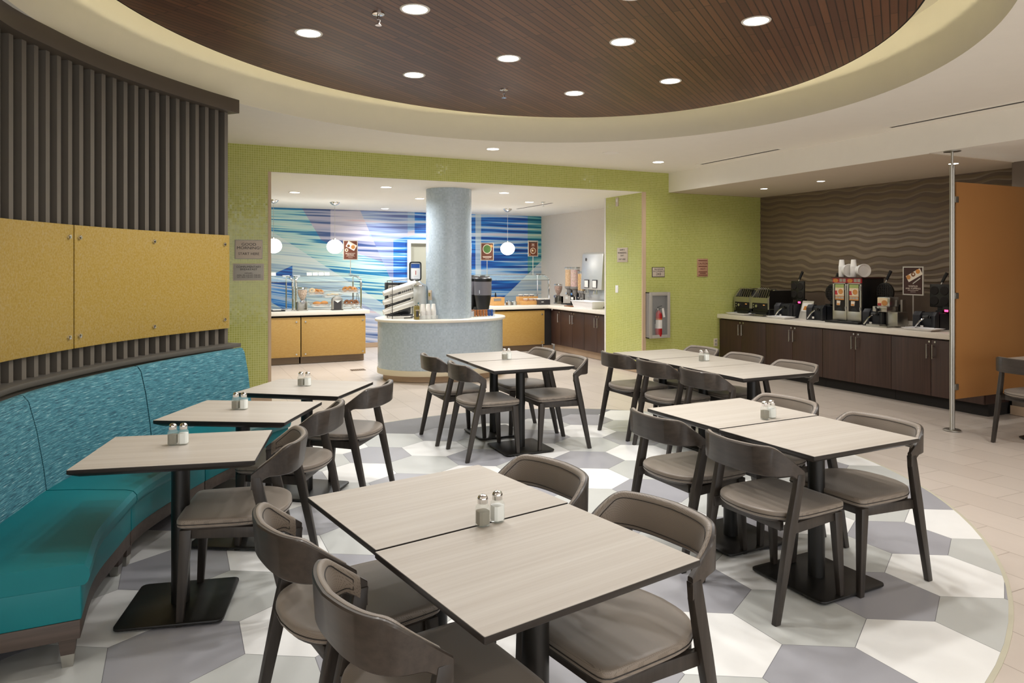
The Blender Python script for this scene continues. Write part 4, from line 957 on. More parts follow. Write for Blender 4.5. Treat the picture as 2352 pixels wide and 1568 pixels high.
for k, x in enumerate((2.10, 2.20, 2.30, 2.40)):
    t = thing('label_card', ['white label card lying leftmost on the bagel guard', 'white label card, second from the left on the bagel guard', 'white label card, third from the left on the bagel guard', 'white label card lying rightmost on the bagel guard'][k], 'card', (x, 12.66, 1.456), 0, 'label cards on the sneeze guard')
    m = MB(); m.sect([[(-.044, 0, 0), (.044, 0, 0), (.044, .004, 0), (-.044, .004, 0)], [(-.044, .02, .055), (.044, .02, .055), (.044, .024, .055), (-.044, .024, .055)]]); m.build('card', 'paper_white', t)
    m = MB(); m.box(-.044, .044, 0, .04, -.0015, 0); m.build('stand', 'acrylic', t)
t = thing('label_card', 'white label card on the guard at the left edge of the opening', 'card', (1.50, 12.66, 1.456), 0, 'label cards on the sneeze guard'); m = MB(); m.sect([[(-.044, 0, 0), (.044, 0, 0), (.044, .004, 0), (-.044, .004, 0)], [(-.044, .02, .055), (.044, .02, .055), (.044, .024, .055), (-.044, .024, .055)]]); m.build('card', 'paper_white', t)

# ------------------------------------------------------------------ left buffet: bagels, cereal, napkins
def bagel_mesh(kind):
    m = MB()
    if kind == 'bagel': m.torus((0, 0, 0), .034, .022, 18, 10, .9)
    elif kind == 'bun': m.ball((0, 0, 0), .075, .05, .038, 16, 10)
    else: m.ball((0, 0, 0), .045, .035, .018, 12, 8)
    return m
def rack_tray(c, w, label, goods):
    x, y, z = c; t = thing('pastry_tray', label, 'tray', c, 0, 'clear trays on the bagel rack'); D = .13
    m = MB()
    lo = [(-w / 2 + .03, -D + .02), (w / 2 - .03, -D + .02), (w / 2 - .03, D - .02), (-w / 2 + .03, D - .02)]; hi = [(-w / 2, -D), (w / 2, -D), (w / 2, D), (-w / 2, D)]
    a = [(p, q, 0) for p, q in lo]; b = [(p, q, .05) for p, q in hi]; b2 = [(p * .97, q * .95, .05) for p, q in hi]; a2 = [(p * .97, q * .95, .004) for p, q in lo]
    m.sect([a, b, b2, a2]); m.build('dish', 'acrylic', t)
    m = MB(); P = [(p, q, .052) for p, q in hi]; m.tube(P + P[:1], .004, 6); m.build('rim', 'steel', t)
    m = MB(); m.box(lo[0][0], lo[1][0], lo[0][1], lo[2][1], .004, .014); m.build('liner', 'paper_white', t)
    for name, mat, px, py, pz, tilt, lab in goods:
        o = bagel_mesh(name).build(name if name != 'roll' else 'pastry', mat, None, smooth=60); o.location = (x + px, y + py, z + pz); o.rotation_euler = (tilt, 0, px * 7); tag(o, lab, 'bread', 'breads on the buffet rack')
t = thing('tray_rack', 'black wire rack holding the clear bagel trays', 'rack', (2.5, 12.7, .872))
m = MB()
for s in (-.46, .46): m.tube([(s, -.16, 0), (s, .12, .36)], .004, 6); m.tube([(s, .12, .36), (s, .14, 0)], .004, 6)
m.build('side_frame', 'black_metal', t)
m = MB()
for k in range(4): m.cyl((-.46, -.14 + .07 * k, .03 + .09 * k), (.46, -.14 + .07 * k, .03 + .09 * k), .003, n=6)
m.cyl((-.46, .12, .36), (.46, .12, .36), .003, n=6)
m.build('cross_wires', 'black_metal', t)
rack_tray((2.20, 12.66, 1.118), .30, 'clear bagel tray, upper left on the rack', [('bagel', 'pastry_pale', -.07, -.06, .075, 1.1, 'white powdered bagel in the upper left tray'), ('bagel', 'pastry_gold', .015, -.03, .065, .8, 'golden bagel in the middle of the upper left tray'), ('bagel', 'pastry_gold', .085, -.05, .06, .7, 'golden bagel at the right of the upper left tray')])
rack_tray((2.26, 12.54, .916), .32, 'clear bread tray, lower left on the rack', [('bun', 'pastry_gold', -.06, -.04, .06, 0, 'brown bread roll at the left of the lower left tray'), ('bun', 'pastry_gold', .065, -.02, .066, 0, 'brown bread roll at the right of the lower left tray')])
rack_tray((2.48, 12.66, 1.07), .32, 'clear tray of pale pastries in the middle of the rack', [('roll', 'pastry_pale', -.06, -.04, .05, 0, 'pale pastry at the left of the middle tray'), ('roll', 'pastry_pale', .01, -.02, .055, 0, 'pale pastry in the centre of the middle tray'), ('roll', 'pastry_pale', .075, -.05, .05, 0, 'pale pastry at the right of the middle tray')])
rack_tray((2.79, 12.66, 1.148), .32, 'clear bagel tray, upper right on the rack', [('bagel', 'pastry_gold', -.08, -.04, .066, .9, 'golden bagel at the left of the upper right tray'), ('bagel', 'pastry_gold', .0, -.06, .07, 1.0, 'golden bagel in the middle of the upper right tray'), ('bagel', 'pastry_gold', .08, -.04, .062, .9, 'golden bagel at the right of the upper right tray')])
rack_tray((2.80, 12.54, .910), .31, 'clear bagel tray, lower right on the rack', [('bagel', 'pastry_brown', -.09, -.03, .072, 1.1, 'dark seeded bagel, left of the lower right tray'), ('bagel', 'pastry_brown', -.01, -.05, .072, 1.1, 'dark seeded bagel, second in the lower right tray'), ('bagel', 'pastry_brown', .075, -.04, .072, 1.1, 'dark seeded bagel, right of the lower right tray')])
def small_cereal(c, fill, label, rz=0, base='brushed', h=.385):
    t = thing('cereal_dispenser', label, 'cereal dispenser', c, rz, 'cereal dispensers')
    m = MB(); m.box(-.075, .075, -.07, .07, 0, .018); m.box(-.075, .075, .02, .07, .018, .15); m.box(-.075, -.06, -.05, .07, .018, .15); m.box(.06, .075, -.05, .07, .018, .15); m.build('base', base, t, bevel=.004)
    m = MB(); m.lathe([(.028, .16), (.03, .185), (.062, .24), (.078, .30), (.079, .375)], n=24, cap=False); m.build('hopper', 'acrylic', t)
    m = MB(); m.lathe([(.026, .165), (.028, .187), (.059, .242), (.075, .30), (.0755, .352)], n=24); m.build('cereal', fill, t)
    m = MB(); m.lathe([(.082, .374), (.082, .388), (.07, .394)], n=24); m.build('lid', 'chrome', t)
    m = MB(); m.cyl((0, -.07, .15), (0, .03, .15), .032, n=16); m.cyl((0, -.095, .15), (0, -.07, .15), .022, n=8); m.build('crank', 'chrome', t)
small_cereal((1.922, 12.28, .872), 'granola', 'granola dispenser with steel base on the left buffet counter')
t = thing('napkin_dispenser', 'silver napkin dispenser with black front on the left buffet counter', 'napkin dispenser', (2.492, 12.26, .872))
m = MB(); A = [(-.088, 0), (.088, 0), (.088, .17)] + [(.088 * math.cos(PI * k / 10), .17 + .062 * math.sin(PI * k / 10)) for k in range(1, 10)] + [(-.088, .17)]
m.sect([[(x, y, z) for x, z in A] for y in (-.05, .06)]); m.build('shell', 'brushed', t, bevel=.004)
m = MB(); m.box(-.066, .066, -.054, -.049, .015, .16); m.build('face_plate', 'dark_grey', t)
m = MB(); m.sect([[(-.055, y, .165), (.055, y, .165), (0, y, .125)] for y in (-.058, -.052)]); m.build('napkin', 'paper_white', t)
m = MB(); m.box(-.095, .095, -.06, .065, 0, .012); m.build('foot', 'black_plastic', t)
t = thing('serving_tray', 'flat black tray with white napkins at the left buffet edge', 'tray', (1.46, 12.3, .872)); m = MB(); m.box(-.18, .18, -.09, .09, 0, .022); m.build('tray', 'black_plastic', t, bevel=.005); m = MB(); m.box(-.02, .11, -.085, .0, .022, .032); m.build('napkins', 'paper_white', t)
t = thing('serving_tongs', 'silver tongs lying by the right guard post on the left counter', 'tongs', (2.80, 12.30, .872)); m = MB(); m.tube([(-.05, .02, .012), (.0, .0, .03), (.05, -.015, .012)], .008, 6); m.tube([(-.05, -.015, .012), (.0, .0, .034), (.05, .02, .012)], .008, 6); m.build('arms', 'chrome', t); m = MB(); m.cyl((.045, .018, .01), (.065, .024, .01), .014); m.cyl((.045, -.014, .01), (.065, -.02, .01), .014); m.build('tips', 'chrome', t)

# ------------------------------------------------------------------ right buffet corner
t = thing('utensil_box', 'bamboo box with a black pump beside the coffee urns', 'box', (5.545, 12.4, .872)); m = MB(); m.box(-.115, .115, -.10, .10, 0, .158); m.build('box', 'bamboo', t, bevel=.006); m = MB(); m.box(-.11, .04, -.106, -.1, .09, .135); m.build('cut_out', 'grey_plastic', t); m = MB(); m.cyl((-.04, -.02, .155), (-.04, -.02, .21), .016); m.bar((-.04, -.02, .21), (-.06, -.06, .24), .02, .02); m.build('pump', 'black_plastic', t)
for k, (x, l) in enumerate(((5.79, 'low round steel canister on the buffet, left of two'), (5.91, 'low round steel canister on the buffet, right of two'))):
    t = thing('steel_canister', l, 'canister', (x, 12.4, .872), 0, 'steel canisters'); m = MB(); m.lathe([(.052, 0), (.058, .006), (.058, .062), (.054, .066)], n=24); m.build('body', 'steel', t); m = MB(); m.lathe([(.05, .066), (.05, .074), (.02, .08), (.012, .09), (.004, .092)], n=24); m.build('lid', 'chrome', t)
t = thing('condiment_rack', 'two-step bamboo rack of jam jars on the back buffet counter', 'rack', (6.24, 12.44, .872)); m = MB(); m.box(-.21, .21, -.14, 0, 0, .075); m.box(-.21, .21, 0, .14, 0, .155); m.build('steps', 'bamboo', t, bevel=.006)
for r, (y, z, xs, mt) in enumerate(((.06, .155, (-.14, -.02, .1), 'pastry_brown'), (-.07, .075, (-.1, .02, .12), 'orange_food'))):
    for q, x in enumerate(xs):
        nm = ('left', 'middle', 'right')[q]; j = thing('jam_jar', 'clear lidded jam jar at the %s of the %s bamboo step' % (nm, 'upper' if r == 0 else 'lower'), 'jar', (6.24 + x, 12.44 + y, .872 + z), 0, 'jam jars'); m = MB(); m.lathe([(.042, .002), (.045, .02)], n=14); m.build('jam', mt, j); m = MB(); m.lathe([(.044, 0), (.047, .004), (.047, .036)], n=14, cap=False); m.build('jar', 'acrylic', j); m = MB(); m.lathe([(.049, .034), (.049, .044)], n=14); m.build('lid', 'paper_white', j)
t = thing('packet_caddy', 'black packet caddy in front of the bamboo rack', 'caddy', (6.47, 12.27, .872)); m = MB(); m.box(-.125, .125, -.06, .06, 0, .10); m.build('caddy', 'dark_grey', t, bevel=.004); m = MB(); m.box(-.115, -.005, -.05, .05, .1, .125); m.box(.005, .115, -.05, .05, .1, .125); m.build('packets', 'paper_white', t); m = MB(); m.box(-.07, -.02, -.0615, -.06, .05, .062); m.build('tag', 'paper_white', t)
small_cereal((6.92, 12.47, .872), 'bran', 'small bran dispenser with chrome crank in the buffet corner', -PI / 2)
def tall_cereal(c, fill, label, r, zb, zt, stand):
    t = thing('cereal_tower', label, 'cereal dispenser', c, -PI / 2, 'tall cereal tubes')
    if stand: m = MB(); m.box(-.09, .09, -.14, .10, 0, .02); m.box(-.05, .05, .05, .10, .02, zb - .03); m.build('stand', 'black_plastic', t, bevel=.004)
    else: m = MB(); m.box(-.045, .045, -.09, .05, 0, .015); m.box(-.03, .03, .03, .06, .015, zb - .03); m.build('stand', 'black_plastic', t, bevel=.003)
    m = MB(); m.lathe([(r, zb), (r, zt)], n=24, cap=False); m.build('tube', 'acrylic', t)
    m = MB(); m.lathe([(r * .95, zb + .01), (r * .95, zt - .04)], n=24); m.build('cereal', fill, t)
    m = MB(); m.lathe([(r * 1.06, zt - .012), (r * 1.06, zt + .008), (r * .8, zt + .014)], n=24); m.build('lid', 'steel', t)
    m = MB(); m.lathe([(r * .35, zb - .17), (r * .42, zb - .12), (r * .55, zb - .1), (r * .6, zb - .045), (r * 1.04, zb - .02), (r * 1.04, zb + .02)], n=24); m.build('funnel', 'grey_plastic', t)
    m = MB(); m.cyl((0, -r * .9, zb - .12), (0, r * .4, zb - .12), r * .3, n=12); m.bar((-r * .45, -r * .9, zb - .12), (r * .45, -r * .9, zb - .12), .012, .012); m.build('crank', 'chrome', t)
    m = MB(); m.box(-r * .5, r * .5, -r * .75, -r * .72, zb - .23, zb - .18); m.build('name_card', 'paper_white', t)
tall_cereal((7.0, 12.17, .872), 'corn_rings', 'tall tube of pale cereal rings, left of the two big tubes', .086, .335, .72, True)
tall_cereal((6.95, 11.86, .872), 'fruit_rings', 'tall tube of pink and purple cereal, right of the two big tubes', .09, .335, .72, True)
tall_cereal((6.93, 11.63, .872), 'corn_flakes', 'slim tube of golden cereal beside the pink cereal tube', .05, .27, .64, False)
tall_cereal((6.91, 11.50, .872), 'oat_flakes', 'slim tube of pale oat cereal next to the juice machine', .05, .265, .645, False)
t = thing('scoop_board', 'brown wooden board on the counter under the cereal tubes', 'board', (6.60, 11.45, .872)); m = MB(); m.box(-.05, .05, -.14, .14, 0, .016); m.build('board', 'pastry_brown', t, bevel=.003); m = MB(); m.cyl((0, -.14, .008), (0, -.2, .008), .012); m.build('grip', 'pastry_brown', t)
t = thing('juice_machine', 'tall stainless juice machine with two taps at the end of the buffet', 'drink dispenser', (6.90, 11.1, .872), -PI / 2)
m = MB(); m.box(-.36, .36, .02, .42, 0, .34); m.build('lower_body', 'steel_light', t, bevel=.006)
m = MB(); m.sect([[(-.36, -.07, .32), (.36, -.07, .32), (.36, .42, .32), (-.36, .42, .32)], [(-.36, -.03, .97), (.36, -.03, .97), (.36, .42, .97), (-.36, .42, .97)], [(-.34, .02, 1.0), (.34, .02, 1.0), (.34, .40, 1.0), (-.34, .40, 1.0)]]); m.build('housing', 'steel_light', t, bevel=.012)
m = MB(); m.box(-.34, .34, -.12, .02, 0, .03); m.build('drip_tray', 'dark_grey', t, bevel=.003)
for s in (-1, 1):
    m = MB(); m.cyl((s * .15, -.04, .325), (s * .15, -.04, .24), .018); m.bar((s * .15 - .09, -.05, .25), (s * .15 + .06, -.05, .25), .014, .014); m.tube([(s * .15 - .02, -.05, .31), (s * .15 - .035, -.08, .29), (s * .15 - .03, -.085, .24)], .007, 6); m.build('tap', 'chrome', t)
    m = MB(); m.box(s * .14 - .075, s * .14 + .075, -.078, -.062, .35, .50); lb = m.build('drink_label', 'dark_grey', t); m = MB(); m.box(s * .14 - .06, s * .14 + .06, -.081, -.078, .362, .485); m.build('label_card', 'paper_white', lb)
m = MB(); m.sect([[(-.21 + .022 * math.cos(2 * PI * i / 16), y, .87 + .03 * math.sin(2 * PI * i / 16)) for i in range(16)] for y in (-.045, -.03)]); m.build('badge', 'dark_grey', t)
t = thing('white_tub', 'wide white plastic tub in front of the juice machine', 'tub', (6.63, 10.86, .872)); m = MB()
m.sect([[(-.11, -.31, 0), (.11, -.31, 0), (.11, .31, 0), (-.11, .31, 0)], [(-.14, -.37, .125), (.14, -.37, .125), (.14, .37, .125), (-.14, .37, .125)], [(-.13, -.355, .125), (.13, -.355, .125), (.13, .355, .125), (-.13, .355, .125)], [(-.10, -.30, .008), (.10, -.30, .008), (.10, .30, .008), (-.10, .30, .008)]]); m.build('tub', 'porcelain', t, bevel=.004)
m = MB(); P = [(-.142, -.372, .124), (.142, -.372, .124), (.142, .372, .124), (-.142, .372, .124)]; m.tube(P + P[:1], .007, 6); m.build('rim', 'porcelain', t)

# ------------------------------------------------------------------ things on the tiled island
IZ = .872
t = thing('cup_rack', 'black wire rack holding three slanted stacks of white cups', 'rack', (2.93, 9.95, IZ))
m = MB()
for s in (-.13, .13):
    m.tube([(-.16, s, 0), (-.16, s, .535), (.22, s, .565), (.22, s, 0), (-.16, s, 0)], .005, 6)
for k, z in enumerate((.06, .195, .325)):
    for s in (-.13, .13): m.cyl((-.22, s, z - .01), (.25, s, z + .13), .004, n=6)
    m.cyl((-.16, -.13, z + .02), (-.16, .13, z + .02), .004, n=6); m.cyl((.22, -.13, z + .12), (.22, .13, z + .12), .004, n=6)
m.cyl((-.16, -.13, .535), (-.16, .13, .535), .004, n=6); m.build('wire_frame', 'black_metal', t)
for k, (z, w) in enumerate(((.06, 'bottom'), (.195, 'middle'), (.325, 'top'))):
    c = thing('cup_stack', 'slanted stack of white cups on the %s tier of the wire rack' % w, 'cup stack', (2.93, 9.95, IZ + z), 0, 'slanted cup stacks')
    m = MB(); a = Vector((-.255, 0, .028)); d = Vector((.47, 0, .14)).normalized()
    m.cyl(a, a + d * .09, .034, .045, 20); m.cyl(a + d * .085, a + d * .5, .046, .048, 20); m.build('cups', 'paper_white', c)
for k, (x, lab) in enumerate(((2.955, 'black juice dispenser behind the wire cup rack, left one'), (3.15, 'black juice dispenser behind the wire cup rack, right one'))):
    t = thing('juice_dispenser', lab, 'drink dispenser', (x, 10.47, IZ), 0, 'black juice dispensers'); m = MB(); m.box(-.09, .09, -.15, .12, 0, .025); m.box(-.09, .09, -.02, .12, .025, .5); m.build('body', 'black_plastic', t, bevel=.012)
    m = MB(); m.box(-.07, .07, -.06, -.02, .28, .46); m.build('front', 'sign_grey', t); m = MB(); [m.box(-.06 + q * .03, -.045 + q * .03, -.063, -.06, .29, .45) for q in range(5)]; m.build('ribs', 'dark_grey', t); m = MB(); m.cyl((0, -.06, .27), (0, -.06, .22), .015); m.build('spout', 'black_plastic', t)
t = thing('water_dispenser', 'frosted cylinder water dispenser on legs with steel lid', 'drink dispenser', (3.165, 9.80, IZ))
m = MB(); [m.cyl((.07 * math.cos(a), .07 * math.sin(a), 0), (.07 * math.cos(a), .07 * math.sin(a), .21), .006, n=8) for a in (.6, 2.5, 3.8, 5.6)]; m.torus((0, 0, .2), .075, .006, 20, 6); m.build('stand', 'chrome', t)
m = MB(); m.lathe([(.075, .19), (.088, .205), (.09, .46), (.086, .468)], n=28); m.build('cylinder', 'frosted_plastic', t, smooth=50)
m = MB(); m.lathe([(.10, .466), (.10, .474), (.075, .49), (.03, .51), (.02, .53), (.008, .54)], n=28); m.build('lid', 'chrome', t, smooth=50)
m = MB(); m.cyl((-.03, -.07, .22), (-.06, -.13, .22), .012); m.cyl((-.06, -.12, .235), (-.06, -.12, .19), .009); m.build('tap', 'chrome', t)
t = thing('notice_stand', 'rounded black-framed notice rising above the water dispenser', 'notice', (3.19, 10.08, IZ))
m = MB()
def rr3(w, h, r, z0): return [(sx * (w - r) + r * math.cos(math.radians(a0 + k * 22.5)), z0 + sz * (h - r) + r * math.sin(math.radians(a0 + k * 22.5))) for sx, sz, a0 in ((1, 1, 0), (-1, 1, 90), (-1, -1, 180), (1, -1, 270)) for k in range(5)]
O_, I_ = rr3(.092, .14, .035, .672), rr3(.074, .122, .022, .672)
m.sect([[(x, -.012, z) for x, z in O_], [(x, .012, z) for x, z in O_], [(x, .012, z) for x, z in I_], [(x, -.012, z) for x, z in I_], [(x, -.012, z) for x, z in O_]], cap=False); m.build('frame', 'black_plastic', t)
m = MB(); m.sect([[(x, y, z) for x, z in I_] for y in (-.004, .008)]); pn = m.build('panel', 'porcelain', t)
m = MB(); m.box(-.066, .066, -.006, -.004, .72, .78); m.build('blue_print', 'pod_blue', pn); m = MB(); m.box(-.03, .035, -.006, -.004, .60, .70); m.build('white_card', 'paper_white', pn); m = MB(); m.box(.0, .01, -.0072, -.006, .62, .68); m.build('red_print', 'red_food', pn)
m = MB(); m.cyl((0, 0, .54), (0, 0, .01), .012); m.lathe([(.07, 0), (.07, .008), (.02, .012)], n=20); m.build('stand', 'black_plastic', t)
t = thing('tea_box', 'olive tea packet box standing left of the white cups', 'box', (3.045, 9.55, IZ)); m = MB(); m.box(-.03, .03, -.03, .05, 0, .19); m.build('box', 'tea_olive', t, bevel=.002); m = MB(); m.box(-.02, .016, -.032, -.03, .04, .12); m.build('leaf_print', 'dark_grey', t); m = MB(); m.box(-.028, .028, -.0325, -.03, .125, .14); m.build('band', 'sign_tan', t)
t = thing('cup_holder', 'clear acrylic holder for three upturned cup stacks', 'holder', (3.215, 9.56, IZ)); m = MB(); m.box(-.13, .13, -.05, .06, 0, .006); m.box(-.13, .13, -.052, -.048, 0, .055); m.box(-.13, -.126, -.05, .06, 0, .055); m.box(.126, .13, -.05, .06, 0, .055); m.build('holder', 'acrylic', t)
for k, (x, w) in enumerate(((-.078, 'left'), (.0, 'middle'), (.079, 'right'))):
    c = thing('cup_stack', 'upturned stack of white foam cups, %s one of three on the island' % w, 'cup stack', (3.215 + x, 9.562, IZ + .006), 0, 'upturned cup stacks'); m = MB(); m.lathe([(.0385, 0), (.0385, .11), (.036, .115), (.027, .205), (.025, .208)], n=24); m.build('cups', 'paper_white', c)
    m = MB(); [m.lathe([(.0400, .01 + q * .018), (.0400, .016 + q * .018)], n=24, cap=False) for q in range(6)]; m.build('cup_rims', 'porcelain', c)
t = thing('utensil_tray', 'small clear tray with a black stirrer at the front of the island', 'tray', (2.98, 9.66, IZ)); m = MB(); m.box(-.08, .10, -.03, .03, 0, .012); m.build('tray', 'acrylic', t); m = MB(); m.cyl((-.09, -.01, .02), (.04, .01, .02), .006); m.build('stirrer', 'black_plastic', t)
for k, (x, y, lab) in enumerate(((4.27, 10.08, 'tall black coffee urn with grey band right of the column, nearer one'), (4.20, 10.37, 'tall black coffee urn with grey band, half hidden behind the other urn'))):
    t = thing('coffee_urn', lab, 'coffee urn', (x, y, IZ), 0, 'coffee urns')
    m = MB(); m.box(-.12, .12, -.14, .14, 0, .03); m.box(-.11, .11, .02, .13, .03, .12); m.build('base', 'black_plastic', t, bevel=.01)
    m = MB(); m.lathe([(.085, .03), (.095, .10), (.125, .28), (.130, .305)], n=28); m.build('lower_shell', 'black_plastic', t, smooth=50)
    m = MB(); m.lathe([(.131, .303), (.133, .43), (.134, .515)], n=28, cap=False); m.build('grey_band', 'urn_grey', t, smooth=50)
    m = MB(); m.lathe([(.134, .51), (.138, .53), (.138, .555), (.12, .575), (.07, .585), (.05, .60), (.02, .605)], n=28); m.build('lid', 'black_plastic', t, smooth=40)
    m = MB(); m.torus((.05, -.03, .59), .04, .008, 16, 6); m.torus((-.05, .02, .59), .035, .007, 16, 6); m.build('latch_ring', 'chrome', t)
    m = MB(); m.cyl((-.095, -.09, .33), (-.095, -.09, .38), .006); m.cyl((-.03, -.10, .06), (-.03, -.17, .06), .014); m.cyl((-.03, -.16, .09), (-.03, -.16, .03), .01); m.build('tap', 'chrome', t)
t = thing('creamer_tray', 'clear tray of creamer pods at the right end of the island', 'tray', (4.13, 9.735, IZ)); m = MB(); m.box(-.17, .17, -.05, .06, 0, .006); m.box(-.17, .17, .056, .06, 0, .10); m.box(-.17, -.166, -.05, .06, 0, .09); m.box(.166, .17, -.05, .06, 0, .09); m.build('tray', 'acrylic', t)
for i in range(7):
    for j in range(3):
        blue = i >= 5
        if k and False: pass
        o = MB().lathe([(.016, 0), (.020, .026), (.022, .028), (.022, .031)], n=12).build('creamer_pod', 'pod_blue' if blue else 'pod_copper', None)
        o.location = (3.99 + i * .045, 9.715 + .004 * j, IZ + .007 + j * .0315)
        tag(o, ('blue creamer pod, ' if blue else 'copper creamer pod, ') + ('bottom', 'second', 'top')[j] + ' of its pile, pile ' + ('leftmost', 'second from the left', 'third from the left', 'in the middle', 'last copper one', 'first blue one', 'rightmost')[i] + ' in the tray', 'creamer', 'creamer pods')
t = thing('sugar_caddy', 'small white caddy of pink packets behind the copper creamer pods', 'caddy', (3.985, 9.81, IZ)); m = MB(); m.box(-.03, .03, -.03, .03, 0, .07); m.build('caddy', 'porcelain', t, bevel=.003); m = MB(); m.box(-.025, .025, -.02, .02, .07, .10); m.build('packets', 'sign_peach', t)

# ------------------------------------------------------------------ waffle counter on the right
WZ = .86
def toaster(y, lab):
    t = thing('conveyor_toaster', lab, 'toaster', (8.08, y, WZ), -PI / 2, 'conveyor toasters')      # local -y = towards the room, local x = along the counter
    w = .185
    m = MB(); side = [(0, .10), (0, .27), (.12, .40), (.50, .40), (.50, .10)]
    for s in (-1, 1): m.sect([[(x, p, z) for p, z in side] for x in (s * w, s * (w - .03))])
    m.build('side_frame', 'brushed', t, bevel=.004)
    m = MB(); m.box(-w + .03, w - .03, .012, .50, .06, .265); m.sect([[(-w + .03, p, z) for p, z in ((.14, .265), (.14, .39), (.48, .39), (.48, .265))], [(w - .03, p, z) for p, z in ((.14, .265), (.14, .39), (.48, .39), (.48, .265))]]); m.build('oven', 'black_metal', t)
    m = MB(); m.box(-w + .03, w - .03, -.004, .012, .195, .275); m.build('front_band', 'brushed', t)
    m = MB(); m.box(-w + .03, w - .03, -.003, .012, .105, .195); cp = m.build('control_panel', 'void_dark', t)
    m = MB(); m.cyl((-.055, -.003, .148), (-.055, -.022, .148), .022, n=16); m.cyl((-.12, -.003, .165), (-.12, -.012, .165), .011); m.cyl((-.12, -.003, .128), (-.12, -.012, .128), .011); m.build('knob', 'steel', cp)
    m = MB(); m.box(.07, .105, -.006, -.003, .160, .172); m.build('display', 'led_amber', cp)
    m = MB(); m.sect([[(-w + .035, -.002, .27), (w - .035, -.002, .27), (w - .035, .012, .285), (-w + .035, .012, .285)], [(-w + .035, -.002, .25), (w - .035, -.002, .25), (w - .035, .012, .25), (-w + .035, .012, .25)]]); m.build('sill', 'black_metal', t)
    m = MB()
    for q in range(6): x = -.12 + q * .045; m.tube([(x + .06, -.01, .275), (x, .11, .40), (x - .04, .10, .425)], .0035, 6)
    m.build('wire_guard', 'chrome', t)
    m = MB(); m.box(-w + .03, w - .03, -.02, .45, .018, .06); m.build('lower_body', 'black_plastic', t)
    m = MB(); m.box(-w + .02, w - .02, -.10, .03, .012, .024); m.build('crumb_tray', 'brushed', t)
    m = MB(); [m.cyl((sx * .15, sy, 0), (sx * .15, sy, .10), .018) for sx in (-1, 1) for sy in (.04, .44)]; m.build('foot', 'black_plastic', t)
    m = MB(); m.box(w, w + .004, .012, .49, .11, .385); m.build('side_skin', 'black_metal', t)
toaster(8.60, 'steel conveyor toaster against the green wall'); toaster(8.225, 'steel conveyor toaster, right one, with its black side showing')
def platter(x, y, L, W, lab, rz=0):
    t = thing('serving_platter', lab, 'platter', (x, y, WZ), rz, 'white rectangular platters'); q = lambda a, b, z: [(-a, -b, z), (a, -b, z), (a, b, z), (-a, b, z)]
    m = MB(); m.sect([q(W * .34, L * .36, 0), q(W * .36, L * .38, .006), q(W / 2, L / 2, .032), q(W / 2 - .012, L / 2 - .012, .033), q(W * .34, L * .36, .011)]); m.build('dish', 'porcelain', t, bevel=.003)
platter(7.96, 8.50, .42, .26, 'white rectangular platter in front of the toasters'); platter(7.93, 7.66, .36, .22, 'white rectangular platter before the first waffle maker'); platter(7.94, 5.50, .40, .24, 'white rectangular platter at the pole end of the counter')
def waffle_maker(y, quad, lab, px=8.06, led=True, iron_y=0.0, iron_z=.44):
    t = thing('waffle_maker', lab, 'waffle maker', (px, y, WZ), -PI / 2, 'black waffle makers')
    m = MB(); m.box(-.14, .14, .05, .34, .0, .20); m.build('base', 'slate_plastic', t, bevel=.006)
    for s in (-1, 1):
        m = MB(); A = [(-.02, 0), (-.02, .17), (.02, .215), (.075, .215), (.075, 0)]; m.sect([[(s * .14, p, z) for p, z in A], [(s * .07, p + .035, z) for p, z in A]]); m.build('wing', 'slate_plastic', t, bevel=.004)
    m = MB(); m.tube([(-.11, -.03, .02), (-.04, -.035, .10), (.0, .0, .145)], .009, 8); m.build('latch_rod', 'chrome', t)
    m = MB(); m.cyl((-.02, .0, .15), (.05, .0, .155), .018, n=10); m.cyl((.06, .0, .15), (.07, .0, .15), .014, n=10); m.build('pivot', 'black_metal', t)
    m = MB(); m.box(-.055, -.02, -.0, .004, .022, .05); m.build('sticker', 'paper_white', t)
    ip = iron_y
    m = MB()
    if quad: m.box(ip - .125, ip + .125, .27, .30, iron_z - .14, iron_z + .14)
    else: m.cyl((ip, .27, iron_z), (ip, .305, iron_z), .125, n=28)
    ir = m.build('iron', 'black_metal', t, bevel=.012 if quad else .004)
    m = MB()
    if quad: [m.cyl((ip + sx * .062, .262, iron_z + sz * .062), (ip + sx * .062, .27, iron_z + sz * .062), .05, .054, 18) for sx in (-1, 1) for sz in (-1, 1)]
    else:
        for q in range(-3, 4):
            h = math.sqrt(max(0, .112 ** 2 - (q * .032) ** 2)); m.box(ip + q * .032 - .006, ip + q * .032 + .006, .264, .27, iron_z - h, iron_z + h); m.box(ip - h, ip + h, .265, .27, iron_z + q * .032 - .006, iron_z + q * .032 + .006)
    m.build('waffle_grid', 'void_dark', ir)
    m = MB(); m.cyl((ip + .0, .285, iron_z + .11), (ip + .03, .285, iron_z + .17), .008); m.build('handle_rod', 'chrome', t); m = MB(); m.cyl((ip + .025, .285, iron_z + .165), (ip + .085, .285, iron_z + .275), .017, .02, 12); m.build('handle', 'black_plastic', t)
    m = MB(); m.box(ip - .03, ip + .03, .28, .32, .18, iron_z - .10); m.box(.0, .17, .20, .33, .20, .225); m.box(.085, .18, .20, .30, .185, .275); m.build('hinge_block', 'black_plastic', t)
    if led: m = MB(); m.box(.11, .155, .1975, .20, .215, .24); m.build('timer_display', 'led_red', t)
